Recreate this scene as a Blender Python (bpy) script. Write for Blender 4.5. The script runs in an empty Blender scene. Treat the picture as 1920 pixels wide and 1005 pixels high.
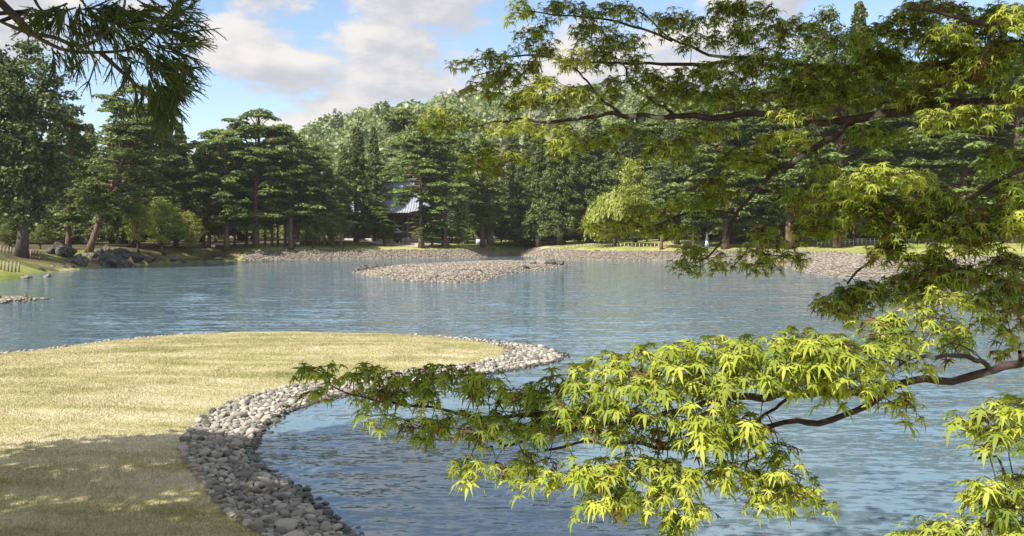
import bpy, math, random
import numpy as np
from mathutils import Vector, Matrix

R = random.Random(7)
rng = np.random.default_rng(11)
SC = bpy.context.scene
COL = SC.collection

# ------------------------------------------------------------------ camera, sky, sun, exposure
F, CX, HY, EYE = 1507.0, 960.0, 440.0, 3.5          # focal length in photo pixels, horizon row, eye height over the water
cam_d = bpy.data.cameras.new('camera')
cam = bpy.data.objects.new('camera', cam_d)
COL.objects.link(cam)
cam.location = (0, 0, EYE)
cam.rotation_euler = (math.radians(90), 0, 0)
cam_d.sensor_width = 36
cam_d.lens = 36 * F / 1920
cam_d.shift_y = -(502.5 - HY) / 1920
cam_d.clip_start = 0.1
cam_d.clip_end = 6000
SC.camera = cam

SUN = np.array([-0.49, -0.52, 0.70]); SUN /= np.linalg.norm(SUN)
sun_el = math.asin(SUN[2])
sun_d = bpy.data.lights.new('sun', 'SUN')
sun_d.energy = 4.9
sun_d.angle = math.radians(0.55)
sun_d.color = (1.0, 0.95, 0.86)
sun = bpy.data.objects.new('sun', sun_d)
COL.objects.link(sun)
sun.rotation_euler = Vector(SUN).to_track_quat('Z', 'Y').to_euler()

world = bpy.data.worlds.new('World')
SC.world = world
world.use_nodes = True
wn, wl = world.node_tree.nodes, world.node_tree.links
wn.clear()
def wnode(t, **kw):
    n = wn.new(t)
    for k, v in kw.items(): setattr(n, k, v)
    return n
w_out = wnode('ShaderNodeOutputWorld')
w_bg = wnode('ShaderNodeBackground'); w_bg.inputs['Strength'].default_value = 0.13
sky = wnode('ShaderNodeTexSky', sky_type='NISHITA', sun_disc=False)
sky.sun_elevation = sun_el
sky.sun_rotation = math.atan2(SUN[0], SUN[1])
sky.air_density = 1.0; sky.dust_density = 0.6; sky.ozone_density = 1.6
tc = wnode('ShaderNodeTexCoord')
def cloud_noise(off, scale, detail=7, rough=0.56):
    mp = wnode('ShaderNodeMapping')
    mp.inputs['Location'].default_value = off
    mp.inputs['Scale'].default_value = scale
    wl.new(tc.outputs['Generated'], mp.inputs['Vector'])
    nz = wnode('ShaderNodeTexNoise')
    nz.inputs['Scale'].default_value = 1.0
    nz.inputs['Detail'].default_value = detail
    nz.inputs['Roughness'].default_value = rough
    wl.new(mp.outputs['Vector'], nz.inputs['Vector'])
    return nz.outputs['Fac']
CL = (3.37, 1.20, 4.30); CS = (5.0, 5.0, 12.0)
n1 = cloud_noise(CL, CS)
n2 = cloud_noise((CL[0] - 0.10, CL[1], CL[2] + 0.22), CS)      # the same field a little towards the sun: lit tops, grey bases
def ramp(src, p0, p1, interp='EASE'):
    r = wnode('ShaderNodeMapRange', interpolation_type='SMOOTHSTEP')
    r.inputs['From Min'].default_value = p0; r.inputs['From Max'].default_value = p1
    wl.new(src, r.inputs['Value'])
    return r.outputs['Result']
cover = ramp(n1, 0.437, 0.525)
diff = wnode('ShaderNodeMath', operation='SUBTRACT'); wl.new(n1, diff.inputs[0]); wl.new(n2, diff.inputs[1])
lit = ramp(diff.outputs[0], -0.10, 0.13)
ccol = wnode('ShaderNodeMix', data_type='RGBA')
ccol.inputs['A'].default_value = (2.8, 2.85, 3.15, 1)
ccol.inputs['B'].default_value = (4.3, 4.17, 4.0, 1)
wl.new(lit, ccol.inputs['Factor'])
skyc = wnode('ShaderNodeMix', data_type='RGBA')
wl.new(cover, skyc.inputs['Factor'])
wl.new(sky.outputs['Color'], skyc.inputs['A'])
wl.new(ccol.outputs['Result'], skyc.inputs['B'])
wl.new(skyc.outputs['Result'], w_bg.inputs['Color'])
wl.new(w_bg.outputs['Background'], w_out.inputs['Surface'])

SC.view_settings.view_transform = 'Standard'
SC.view_settings.look = 'None'
SC.view_settings.exposure = 0.75
SC.view_settings.gamma = 1.0
SC.view_settings.use_curve_mapping = False
SC.cycles.max_bounces = 8
SC.cycles.diffuse_bounces = 3
SC.cycles.glossy_bounces = 3
SC.cycles.transmission_bounces = 4
SC.cycles.transparent_max_bounces = 4
SC.cycles.caustics_reflective = False
SC.cycles.caustics_refractive = False
SC.cycles.sample_clamp_indirect = 4.0
SC.cycles.use_denoising = True

# ------------------------------------------------------------------ helpers
def gp(px, py, z=0.0):
    """world point at height z that a photo pixel looks at (layout helper)"""
    y = F * (EYE - z) / (py - HY)
    return np.array([(px - CX) * y / F, y, z])
def dp(px, py, d):
    """world point seen at a photo pixel at distance d"""
    return np.array([(px - CX) * d / F, d, EYE + (HY - py) * d / F])

def tag(o, label=None, cat=None, group=None, kind=None):
    if label: o['label'] = label
    if cat: o['category'] = cat
    if group: o['group'] = group
    if kind: o['kind'] = kind
    return o

def np_mesh(name, verts, faces, smooth=False, attrs=None):
    """faces: list of int arrays (n,k)"""
    me = bpy.data.meshes.new(name)
    verts = np.asarray(verts, dtype=np.float32)
    if not isinstance(faces, (list, tuple)): faces = [faces]
    faces = [np.asarray(f, dtype=np.int32) for f in faces if len(f)]
    me.vertices.add(len(verts)); me.vertices.foreach_set('co', verts.ravel())
    nl = sum(f.size for f in faces); npoly = sum(len(f) for f in faces)
    me.loops.add(nl); me.polygons.add(npoly)
    me.loops.foreach_set('vertex_index', np.concatenate([f.ravel() for f in faces]))
    starts, s = [], 0
    for f in faces:
        k = f.shape[1]
        starts.append(s + np.arange(len(f)) * k); s += f.size
    me.polygons.foreach_set('loop_start', np.concatenate(starts).astype(np.int32))
    if smooth: me.polygons.foreach_set('use_smooth', np.ones(npoly, dtype=bool))
    for k, v in (attrs or {}).items():
        a = me.attributes.new(k, 'FLOAT', 'POINT'); a.data.foreach_set('value', np.asarray(v, dtype=np.float32))
    me.update(calc_edges=True)
    me.validate()
    return me

def link(name, me, mat=None, parent=None, loc=None):
    o = bpy.data.objects.new(name, me)
    COL.objects.link(o)
    if mat is not None and me is not None and not me.materials: me.materials.append(mat)
    if parent is not None: o.parent = parent
    if loc is not None: o.location = [float(v) for v in loc]
    return o
def empty(name, loc, rz=0.0, sc=1.0):
    o = bpy.data.objects.new(name, None); COL.objects.link(o)
    o.empty_display_size = 0.2
    o.location = [float(v) for v in loc]; o.rotation_euler = (0, 0, rz)
    o.scale = (sc, sc, sc) if np.isscalar(sc) else sc
    return o

class Geo:
    def __init__(self): self.v, self.f, self.n, self.a = [], {}, 0, []
    def add(self, v, faces, tint=0.0):
        v = np.asarray(v, dtype=np.float64)
        for f in (faces if isinstance(faces, (list, tuple)) else [faces]):
            f = np.asarray(f)
            self.f.setdefault(f.shape[1], []).append(f + self.n)
        self.v.append(v); self.n += len(v)
        self.a.append(np.full(len(v), tint) if np.isscalar(tint) else np.asarray(tint))
        return self
    def mesh(self, name, smooth=False, off=None):
        v = np.concatenate(self.v)
        if off is not None: v = v - np.asarray(off)
        return np_mesh(name, v, [np.concatenate(x) for x in self.f.values()], smooth, {'tint': np.concatenate(self.a)})

def tube(pts, rad, n=7, cap=True):
    pts = np.asarray(pts, float); rad = np.asarray(rad, float)
    t = np.gradient(pts, axis=0); t /= np.linalg.norm(t, axis=1, keepdims=True) + 1e-9
    ref = np.array([0.31, 0.17, 0.93]) if abs(t[0, 2]) < 0.9 else np.array([0.9, 0.3, 0.1])
    u = np.cross(t, ref); u /= np.linalg.norm(u, axis=1, keepdims=True) + 1e-9
    w = np.cross(t, u)
    a = np.linspace(0, 2 * math.pi, n, endpoint=False)
    ring = np.cos(a)[None, :, None] * u[:, None, :] + np.sin(a)[None, :, None] * w[:, None, :]
    v = (pts[:, None, :] + ring * rad[:, None, None]).reshape(-1, 3)
    m = len(pts)
    i = np.arange(m - 1)[:, None] * n; j = np.arange(n)[None, :]; j2 = (j + 1) % n
    f = np.stack([i + j, i + j2, i + n + j2, i + n + j], -1).reshape(-1, 4)
    out = [f]
    if cap:
        v = np.concatenate([v, pts[:1], pts[-1:]])
        jj = np.arange(n); jn = (jj + 1) % n
        out.append(np.concatenate([np.stack([np.full(n, m * n), jn, jj], 1), np.stack([np.full(n, m * n + 1), (m - 1) * n + jj, (m - 1) * n + jn], 1)]))
    return v, out

def bez(p0, p1, p2, n):
    t = np.linspace(0, 1, n)[:, None]
    return (1 - t) ** 2 * np.asarray(p0) + 2 * t * (1 - t) * np.asarray(p1) + t ** 2 * np.asarray(p2)
def smooth_path(p, n):
    p = np.asarray(p, float)
    s = np.concatenate([[0], np.cumsum(np.linalg.norm(np.diff(p, axis=0), axis=1))])
    # Catmull-Rom resampling
    pe = np.vstack([2 * p[0] - p[1], p, 2 * p[-1] - p[-2]])
    q = np.linspace(0, s[-1], n); out = []
    k = np.clip(np.searchsorted(s, q, side='right') - 1, 0, len(p) - 2)
    t = ((q - s[k]) / np.maximum(s[k + 1] - s[k], 1e-9))[:, None]
    a, b, c, d = pe[k], pe[k + 1], pe[k + 2], pe[k + 3]
    return 0.5 * (2 * b + (c - a) * t + (2 * a - 5 * b + 4 * c - d) * t ** 2 + (3 * b - a - 3 * c + d) * t ** 3)
def box(x0, x1, y0, y1, z0, z1):
    v = np.array([[x, y, z] for z in (z0, z1) for y in (y0, y1) for x in (x0, x1)], float)
    f = np.array([[0, 2, 3, 1], [4, 5, 7, 6], [0, 1, 5, 4], [2, 6, 7, 3], [0, 4, 6, 2], [1, 3, 7, 5]])
    return v, f
def unit(v): return v / (np.linalg.norm(v, axis=-1, keepdims=True) + 1e-12)

def cards(c, axis, nrm, L, W):
    """rhombic leaf cards: centres c, long axis, normal"""
    axis = unit(axis); b = unit(np.cross(nrm, axis))
    L = np.asarray(L).reshape(-1, 1) if not np.isscalar(L) else L
    W = np.asarray(W).reshape(-1, 1) if not np.isscalar(W) else W
    v = np.stack([c - axis * L / 2, c + b * W / 2 - axis * L * .08, c + axis * L / 2, c - b * W / 2 - axis * L * .08], 1)
    return v.reshape(-1, 3), np.arange(len(c) * 4).reshape(-1, 4)

def ico(sub):
    t = (1 + 5 ** .5) / 2
    v = [(-1, t, 0), (1, t, 0), (-1, -t, 0), (1, -t, 0), (0, -1, t), (0, 1, t), (0, -1, -t), (0, 1, -t), (t, 0, -1), (t, 0, 1), (-t, 0, -1), (-t, 0, 1)]
    f = [(0, 11, 5), (0, 5, 1), (0, 1, 7), (0, 7, 10), (0, 10, 11), (1, 5, 9), (5, 11, 4), (11, 10, 2), (10, 7, 6), (7, 1, 8), (3, 9, 4), (3, 4, 2), (3, 2, 6), (3, 6, 8), (3, 8, 9), (4, 9, 5), (2, 4, 11), (6, 2, 10), (8, 6, 7), (9, 8, 1)]
    v = [np.array(p) / np.linalg.norm(p) for p in v]
    for _ in range(sub):
        cache, nf = {}, []
        def mid(a, b):
            k = (min(a, b), max(a, b))
            if k not in cache:
                m = v[a] + v[b]; v.append(m / np.linalg.norm(m)); cache[k] = len(v) - 1
            return cache[k]
        for a, b, c in f:
            ab, bc, ca = mid(a, b), mid(b, c), mid(c, a)
            nf += [(a, ab, ca), (b, bc, ab), (c, ca, bc), (ab, bc, ca)]
        f = nf
    return np.array(v), np.array(f)
ICO = [ico(0), ico(1), ico(2), ico(3)]
def lump(v, g, amp=0.22, freq=1.7, ang=0.0):
    """smooth lumpy deformation of a unit sphere; ang > 0 adds flat chipped faces"""
    out = v.copy()
    d = np.zeros(len(v))
    for k in range(5):
        a = unit(g.normal(size=3)); d += np.sin(v @ a * freq * (1 + .5 * k) + g.uniform(0, 6)) / (1 + .6 * k)
    out = out * (1 + amp * d / 2)[:, None]
    for k in range(int(ang)):
        a = unit(g.normal(size=3)); h = g.uniform(.45, .8)
        s = out @ a; over = np.maximum(s - h, 0)
        out = out - a[None, :] * over[:, None] * .92
    return out

def seg_dist(P, poly, closed=True):
    A = np.asarray(poly, float)[:, :2]
    B = np.roll(A, -1, axis=0) if closed else A[1:]
    if not closed: A = A[:-1]
    best = np.full(len(P), 1e18)
    for a, b in zip(A, B):
        ab = b - a; t = np.clip(((P - a) @ ab) / (ab @ ab + 1e-12), 0, 1)
        q = P - (a + t[:, None] * ab)
        best = np.minimum(best, (q * q).sum(1))
    return np.sqrt(best)
def inside(P, poly):
    A = np.asarray(poly, float)[:, :2]; B = np.roll(A, -1, axis=0)
    r = np.zeros(len(P), bool)
    for a, b in zip(A, B):
        c = (a[1] > P[:, 1]) != (b[1] > P[:, 1])
        with np.errstate(divide='ignore', invalid='ignore'):
            x = (b[0] - a[0]) * (P[:, 1] - a[1]) / (b[1] - a[1] + 1e-15) + a[0]
        r ^= c & (P[:, 0] < x)
    return r
def sdist(P, poly):
    d = seg_dist(P, poly); return np.where(inside(P, poly), d, -d)
def smooth01(x): x = np.clip(x, 0, 1); return x * x * (3 - 2 * x)
def vnoise(x, y, s, seed=0):
    """cheap smooth 2-D noise, about -1..1"""
    x = np.asarray(x) * s; y = np.asarray(y) * s
    xi = np.floor(x).astype(int); yi = np.floor(y).astype(int); fx = smooth01(x - xi); fy = smooth01(y - yi)
    def h(i, j):
        n = np.sin(i * 127.1 + j * 311.7 + seed * 74.7) * 43758.5453
        return (n - np.floor(n)) * 2 - 1
    return (h(xi, yi) * (1 - fx) + h(xi + 1, yi) * fx) * (1 - fy) + (h(xi, yi + 1) * (1 - fx) + h(xi + 1, yi + 1) * fx) * fy
def grid_faces(ny, nx):
    i = np.arange(ny - 1)[:, None] * nx; j = np.arange(nx - 1)[None, :]
    return np.stack([i + j, i + j + 1, i + nx + j + 1, i + nx + j], -1).reshape(-1, 4)
def lines(*spec):
    """non-uniform coordinate lines: (start, end, step) runs joined"""
    out = []
    for a, b, s in spec: out += list(np.arange(a, b, s))
    return np.array(out + [spec[-1][1]])

# ------------------------------------------------------------------ materials
class M:
    def __init__(self, name):
        self.m = bpy.data.materials.new(name); self.m.use_nodes = True
        self.n, self.l = self.m.node_tree.nodes, self.m.node_tree.links
        self.n.clear(); self.out = self.n.new('ShaderNodeOutputMaterial')
    def node(self, t, **kw):
        n = self.n.new(t)
        for k, v in kw.items(): setattr(n, k, v)
        return n
    def coords(self, scale=(1, 1, 1), kind='Object', rot=(0, 0, 0)):
        t = self.node('ShaderNodeTexCoord'); mp = self.node('ShaderNodeMapping')
        mp.inputs['Scale'].default_value = scale; mp.inputs['Rotation'].default_value = rot
        self.l.new(t.outputs[kind], mp.inputs['Vector']); return mp.outputs['Vector']
    def noise(self, vec, scale, detail=4, rough=.55, out='Fac'):
        n = self.node('ShaderNodeTexNoise'); n.inputs['Scale'].default_value = scale
        n.inputs['Detail'].default_value = detail; n.inputs['Roughness'].default_value = rough
        if vec is not None: self.l.new(vec, n.inputs['Vector'])
        return n.outputs[out]
    def ramp(self, src, stops, interp='LINEAR'):
        r = self.node('ShaderNodeValToRGB'); r.color_ramp.interpolation = interp
        while len(r.color_ramp.elements) < len(stops): r.color_ramp.elements.new(.5)
        for e, (p, c) in zip(r.color_ramp.elements, stops): e.position = p; e.color = (*c, 1)
        self.l.new(src, r.inputs['Fac']); return r.outputs['Color']
    def mix(self, f, a, b, blend='MIX'):
        m = self.node('ShaderNodeMix', data_type='RGBA', blend_type=blend)
        for k, v in (('Factor', f), ('A', a), ('B', b)):
            if isinstance(v, (int, float)): m.inputs[k].default_value = v
            elif isinstance(v, tuple): m.inputs[k].default_value = (*v, 1)
            else: self.l.new(v, m.inputs[k])
        return m.outputs['Result']
    def math(self, op, a, b=0.0):
        m = self.node('ShaderNodeMath', operation=op)
        for i, v in enumerate((a, b)):
            if isinstance(v, (int, float)): m.inputs[i].default_value = v
            else: self.l.new(v, m.inputs[i])
        return m.outputs[0]
    def attr(self, name):
        a = self.node('ShaderNodeAttribute'); a.attribute_name = name; return a.outputs['Fac']
    def bsdf(self, color, rough=.8, bump=None, bd=.02, bs=1.0, spec=.3):
        b = self.node('ShaderNodeBsdfPrincipled')
        if isinstance(color, tuple): b.inputs['Base Color'].default_value = (*color, 1)
        else: self.l.new(color, b.inputs['Base Color'])
        b.inputs['Roughness'].default_value = rough
        b.inputs['Specular IOR Level'].default_value = spec
        if bump is not None:
            bn = self.node('ShaderNodeBump'); bn.inputs['Distance'].default_value = bd; bn.inputs['Strength'].default_value = bs
            self.l.new(bump, bn.inputs['Height']); self.l.new(bn.outputs['Normal'], b.inputs['Normal'])
        self.l.new(b.outputs[0], self.out.inputs['Surface']); return b
    def foliage(self, color, trans=.35, gloss=.03, rough=.45, tcolor=None):
        d = self.node('ShaderNodeBsdfDiffuse'); t = self.node('ShaderNodeBsdfTranslucent'); g = self.node('ShaderNodeBsdfGlossy')
        self.l.new(color, d.inputs['Color']); self.l.new(tcolor if tcolor is not None else color, t.inputs['Color'])
        g.inputs['Roughness'].default_value = rough; g.inputs['Color'].default_value = (.8, .85, .8, 1)
        m1 = self.node('ShaderNodeMixShader'); m1.inputs[0].default_value = trans
        self.l.new(d.outputs[0], m1.inputs[1]); self.l.new(t.outputs[0], m1.inputs[2])
        m2 = self.node('ShaderNodeMixShader'); m2.inputs[0].default_value = gloss
        self.l.new(m1.outputs[0], m2.inputs[1]); self.l.new(g.outputs[0], m2.inputs[2])
        self.l.new(m2.outputs[0], self.out.inputs['Surface'])
    def island(self): return self.node('ShaderNodeNewGeometry').outputs['Random Per Island']
    def objrand(self): return self.node('ShaderNodeObjectInfo').outputs['Random']

def leaf_mat(name, c0, c1, c2, trans=.3, hue=.016):
    m = M(name)
    r = m.math('ADD', m.math('MULTIPLY', m.island(), .45), m.math('MULTIPLY', m.attr('tint'), .55))
    col = m.ramp(r, [(0, c0), (.5, c1), (1, c2)])
    hs = m.node('ShaderNodeHueSaturation')
    m.l.new(col, hs.inputs['Color'])
    m.l.new(m.math('ADD', m.math('MULTIPLY', m.objrand(), hue), .5 - hue / 2), hs.inputs['Hue'])
    m.l.new(m.math('ADD', m.math('MULTIPLY', m.objrand(), .35), .92), hs.inputs['Value'])
    m.foliage(hs.outputs['Color'], trans)
    return m.m
MAT = {}
MAT['pine'] = leaf_mat('pine_needles', (.070, .102, .028), (.150, .198, .050), (.262, .312, .088), .28)
MAT['cedar'] = leaf_mat('cedar_foliage', (.052, .078, .022), (.118, .152, .038), (.205, .232, .060), .25)
MAT['broad'] = leaf_mat('broad_leaves', (.085, .105, .024), (.155, .180, .042), (.235, .250, .066), .35)
MAT['bright'] = leaf_mat('fresh_leaves', (.160, .195, .032), (.290, .325, .050), (.400, .420, .080), .4)
MAT['darkleaf'] = leaf_mat('evergreen_leaves', (.042, .060, .018), (.085, .110, .032), (.145, .170, .056), .2)
m = M('hill_leaves')
hc = m.ramp(m.attr('tint'), [(0, (.030, .055, .028)), (.18, (.04, .07, .035)), (.25, (.15, .21, .07)), (.55, (.23, .29, .09)), (.8, (.32, .35, .13)), (.92, (.34, .31, .22)), (1, (.38, .34, .29))])
hc = m.mix(m.math('MULTIPLY', m.island(), .35), hc, (.20, .25, .11))
m.foliage(hc, .3, .03); MAT['hill'] = m.m

m = M('bark')
v = m.coords((1, 1, .22))
nz = m.noise(v, 9, 5, .65)
bc = m.ramp(nz, [(.3, (.035, .028, .024)), (.55, (.10, .08, .065)), (.75, (.20, .17, .145))])
m.bsdf(bc, .9, nz, .05); MAT['bark'] = m.m
m = M('red_pine_bark')
v = m.coords((1, 1, .3)); nz = m.noise(v, 5, 5, .65)
m.bsdf(m.ramp(nz, [(.3, (.06, .042, .034)), (.55, (.17, .105, .075)), (.75, (.32, .22, .17))]), .9, nz, .05); MAT['pinebark'] = m.m
m = M('maple_bark')
v = m.coords((1, 1, 1)); nz = m.noise(v, 28, 5, .6); pt = m.noise(v, 11, 3, .5)
bc = m.ramp(nz, [(.3, (.022, .014, .012)), (.6, (.060, .040, .033)), (.8, (.11, .08, .068))])
bc = m.mix(m.ramp(pt, [(.60, (0, 0, 0)), (.66, (1, 1, 1))]), bc, (.30, .30, .25))
m.bsdf(bc, .75, nz, .006); MAT['maplebark'] = m.m

# young maple leaves; 'tint' 0 green .. 1 bronze, also carries painted shade of the sprays
m = M('maple_leaves')
tn = m.attr('tint')
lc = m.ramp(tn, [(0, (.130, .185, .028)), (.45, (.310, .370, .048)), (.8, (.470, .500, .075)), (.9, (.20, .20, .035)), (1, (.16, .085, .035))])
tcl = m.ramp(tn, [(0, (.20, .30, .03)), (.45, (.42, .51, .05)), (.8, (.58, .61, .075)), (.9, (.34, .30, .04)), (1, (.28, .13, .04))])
m.foliage(lc, .36, .015, .55, tcl); MAT['maple'] = m.m

m = M('cobble')
v = m.coords(); oi = m.objrand()
t = m.math('ADD', m.attr('tint'), 0.0)
nz = m.noise(v, 14, 4, .6)
sc_ = m.ramp(m.math('ADD', m.math('MULTIPLY', m.math('FRACT', m.math('ADD', t, m.math('MULTIPLY', oi, 7.31))), .85), m.math('MULTIPLY', nz, .15)),
    [(0, (.125, .113, .096)), (.25, (.21, .192, .163)), (.55, (.32, .29, .243)), (.85, (.44, .40, .335)), (1, (.55, .505, .43))])
m.bsdf(sc_, .75, nz, .01); MAT['cobble'] = m.m
m = M('wet_cobble'); v = m.coords(); nz = m.noise(v, 14, 4, .6)
m.bsdf(m.ramp(m.math('ADD', m.math('MULTIPLY', m.math('FRACT', m.math('ADD', m.attr('tint'), m.math('MULTIPLY', m.objrand(), 7.31))), .8), m.math('MULTIPLY', nz, .2)), [(.1, (.035, .034, .026)), (.6, (.085, .078, .058)), (1, (.15, .135, .105))]), .35, nz, .01, spec=.5); MAT['wetcobble'] = m.m
m = M('bank_cobble'); v = m.coords(); nz = m.noise(v, .6, 4, .6)
sc_ = m.ramp(m.math('ADD', m.math('MULTIPLY', m.attr('tint'), .7), m.math('MULTIPLY', nz, .3)), [(.1, (.105, .088, .070)), (.45, (.21, .18, .145)), (.75, (.30, .26, .21)), (1, (.42, .37, .31))])
m.bsdf(sc_, .85, nz, .01); MAT['bankcobble'] = m.m
m = M('dark_rock')
v = m.coords(); nz = m.noise(v, 2.2, 7, .65); lich = m.noise(v, 5, 4, .6)
rc = m.ramp(nz, [(.3, (.035, .032, .03)), (.6, (.11, .10, .09)), (.8, (.22, .20, .18))])
rc = m.mix(m.ramp(lich, [(.56, (0, 0, 0)), (.66, (1, 1, 1))]), rc, (.33, .32, .28))
m.bsdf(rc, .85, nz, .15); MAT['rock'] = m.m
m = M('pale_rock')
v = m.coords(); nz = m.noise(v, 2.4, 7, .65)
m.bsdf(m.ramp(nz, [(.3, (.12, .10, .085)), (.6, (.27, .24, .20)), (.8, (.42, .38, .33))]), .85, nz, .12); MAT['palerock'] = m.m

def grass_nodes(m):
    v = m.coords()
    big = m.noise(v, .22, 4, .55); mid = m.noise(v, 1.6, 4, .6); fine = m.noise(v, 22, 3, .6)
    vs = m.coords((.35, 2.1, 1), rot=(0, 0, math.radians(6)))
    stripe = m.noise(vs, .75, 3, .5)
    mixv = m.math('ADD', m.math('ADD', m.math('MULTIPLY', big, .40), m.math('MULTIPLY', stripe, .42)), m.math('ADD', m.math('MULTIPLY', mid, .26), m.math('MULTIPLY', fine, .22)))
    return m.ramp(mixv, [(.49, (.225, .226, .076)), (.58, (.360, .336, .152)), (.66, (.490, .435, .245)), (.77, (.61, .545, .37))]), fine
m = M('dry_lawn'); gc, fn = grass_nodes(m); m.bsdf(gc, .95, fn, .03, spec=.1); MAT['lawn'] = m.m
m = M('grass_blades'); gc, fn = grass_nodes(m)
gc = m.mix(m.math('MULTIPLY', m.island(), .55), gc, (.36, .34, .16)); m.foliage(gc, .3, .03); MAT['blades'] = m.m
m = M('shore_soil'); v = m.coords(); nz = m.noise(v, 9, 5, .6)
m.bsdf(m.ramp(nz, [(.3, (.09, .075, .055)), (.7, (.24, .20, .15))]), .95, nz, .05); MAT['soil'] = m.m

# far ground: gravel bank below ('tint' 0) and mown grass, sand and needle litter above ('tint' 1..2)
m = M('far_ground')
v = m.coords(); t = m.attr('tint')
nb = m.noise(v, .10, 3, .5); nm = m.noise(v, .9, 4, .6); nf = m.noise(v, 6, 4, .65)
gr = m.ramp(m.math('ADD', m.math('MULTIPLY', nb, .6), m.math('MULTIPLY', nm, .4)), [(.38, (.15, .20, .045)), (.5, (.29, .31, .085)), (.62, (.42, .38, .16))])
gravel = m.ramp(nf, [(.3, (.12, .10, .08)), (.5, (.21, .18, .145)), (.7, (.31, .27, .22))])
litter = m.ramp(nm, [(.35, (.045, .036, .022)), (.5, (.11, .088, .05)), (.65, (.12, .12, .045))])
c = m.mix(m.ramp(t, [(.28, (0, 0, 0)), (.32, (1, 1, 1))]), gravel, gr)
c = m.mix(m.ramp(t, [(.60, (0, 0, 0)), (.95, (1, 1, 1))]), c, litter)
m.bsdf(c, .95, nf, .06, spec=.1); MAT['farground'] = m.m
m = M('hill_soil'); v = m.coords(); nz = m.noise(v, .08, 5, .6)
m.bsdf(m.ramp(nz, [(.3, (.07, .10, .03)), (.7, (.19, .19, .09))]), .95, nz, 1.0); MAT['hillsoil'] = m.m
m = M('path_sand'); v = m.coords(); nz = m.noise(v, 1.5, 5, .6)
m.bsdf(m.ramp(nz, [(.3, (.40, .35, .27)), (.7, (.55, .49, .39))]), .95, nz, .02); MAT['sand'] = m.m

# pond water: sky mirror over a dark green body; wind ripples tilt the surface normal
m = M('pond_water')
def slope(scale, k, detail, nscale=1.0, rot=0.0):
    v = m.coords(scale, rot=(0, 0, rot)); c = m.noise(v, nscale, detail, .55, out='Color')
    s = m.node('ShaderNodeVectorMath', operation='SUBTRACT'); m.l.new(c, s.inputs[0]); s.inputs[1].default_value = (.5, .5, .5)
    k_ = m.node('ShaderNodeVectorMath', operation='MULTIPLY'); m.l.new(s.outputs[0], k_.inputs[0]); k_.inputs[1].default_value = k
    return k_.outputs[0]
def vadd(a, b):
    s = m.node('ShaderNodeVectorMath', operation='ADD'); m.l.new(a, s.inputs[0])
    if isinstance(b, tuple): s.inputs[1].default_value = b
    else: m.l.new(b, s.inputs[1])
    return s.outputs[0]
sl = vadd(slope((.9, 4.2, 1), (.10, .36, 0), 2, rot=math.radians(-5)), slope((4.5, 13, 1), (.26, .62, 0), 3, rot=math.radians(9)))
sl = vadd(sl, slope((.10, .22, 1), (.03, .06, 0), 2)); sl = vadd(sl, slope((.30, 2.6, 1), (.04, .30, 0), 1, rot=math.radians(-3)))
nn = m.node('ShaderNodeVectorMath', operation='NORMALIZE'); m.l.new(vadd(sl, (0, 0, 1)), nn.inputs[0])
b = m.node('ShaderNodeBsdfPrincipled')
b.inputs['Base Color'].default_value = (.125, .192, .236, 1)
b.inputs['Roughness'].default_value = .06; b.inputs['IOR'].default_value = 1.6
m.l.new(nn.outputs[0], b.inputs['Normal']); m.l.new(b.outputs[0], m.out.inputs['Surface']); MAT['water'] = m.m

def plain(name, c, rough=.8, spec=.3, var=.25, scale=6):
    m = M(name); v = m.coords(); nz = m.noise(v, scale, 4, .6)
    d = tuple(x * (1 - var) for x in c); e = tuple(min(x * (1 + var), .9) for x in c)
    m.bsdf(m.ramp(nz, [(.3, d), (.7, e)]), rough, nz, .01, spec=spec); return m.m
MAT['tile'] = plain('roof_tiles', (.33, .355, .40), .6, .3, .15, 2)
MAT['wood'] = plain('dark_wood', (.11, .082, .062), .8)
MAT['greywood'] = plain('weathered_wood', (.24, .20, .16), .85)
MAT['white'] = plain('white_paint', (.72, .73, .74), .6, var=.08)
MAT['paleblue'] = plain('pale_blue_panel', (.42, .52, .62), .6, var=.08)
MAT['stone'] = plain('cut_stone', (.36, .33, .29), .9)
MAT['copper'] = plain('green_copper', (.20, .27, .27), .6)
MAT['bronze'] = plain('dark_bronze', (.04, .037, .034), .5)
MAT['blue'] = plain('blue_plastic', (.16, .36, .55), .5, var=.08)
MAT['bamboo'] = plain('bamboo', (.45, .38, .25), .7)

# ------------------------------------------------------------------ pond outline and far ground
far_px = [(0, 524), (40, 520), (62, 514), (110, 508), (160, 503), (215, 499), (300, 494), (360, 491), (430, 488.5), (560, 486.5), (660, 485), (780, 483.5),
          (900, 482.5), (935, 479.5), (965, 478), (985, 480.5), (1010, 484), (1060, 487), (1140, 488), (1270, 489), (1380, 492), (1450, 497), (1490, 504), (1515, 512), (1560, 519), (1640, 523), (1760, 525), (1860, 525), (1920, 525), (2050, 522)]
far_line = np.array([gp(x, y)[:2] for x, y in far_px])
pond = np.vstack([[(-75, 30), (-70, 50), (-52, 60)], far_line, [(75, 70), (80, 40), (70, -25), (-75, -25)]])

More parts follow.
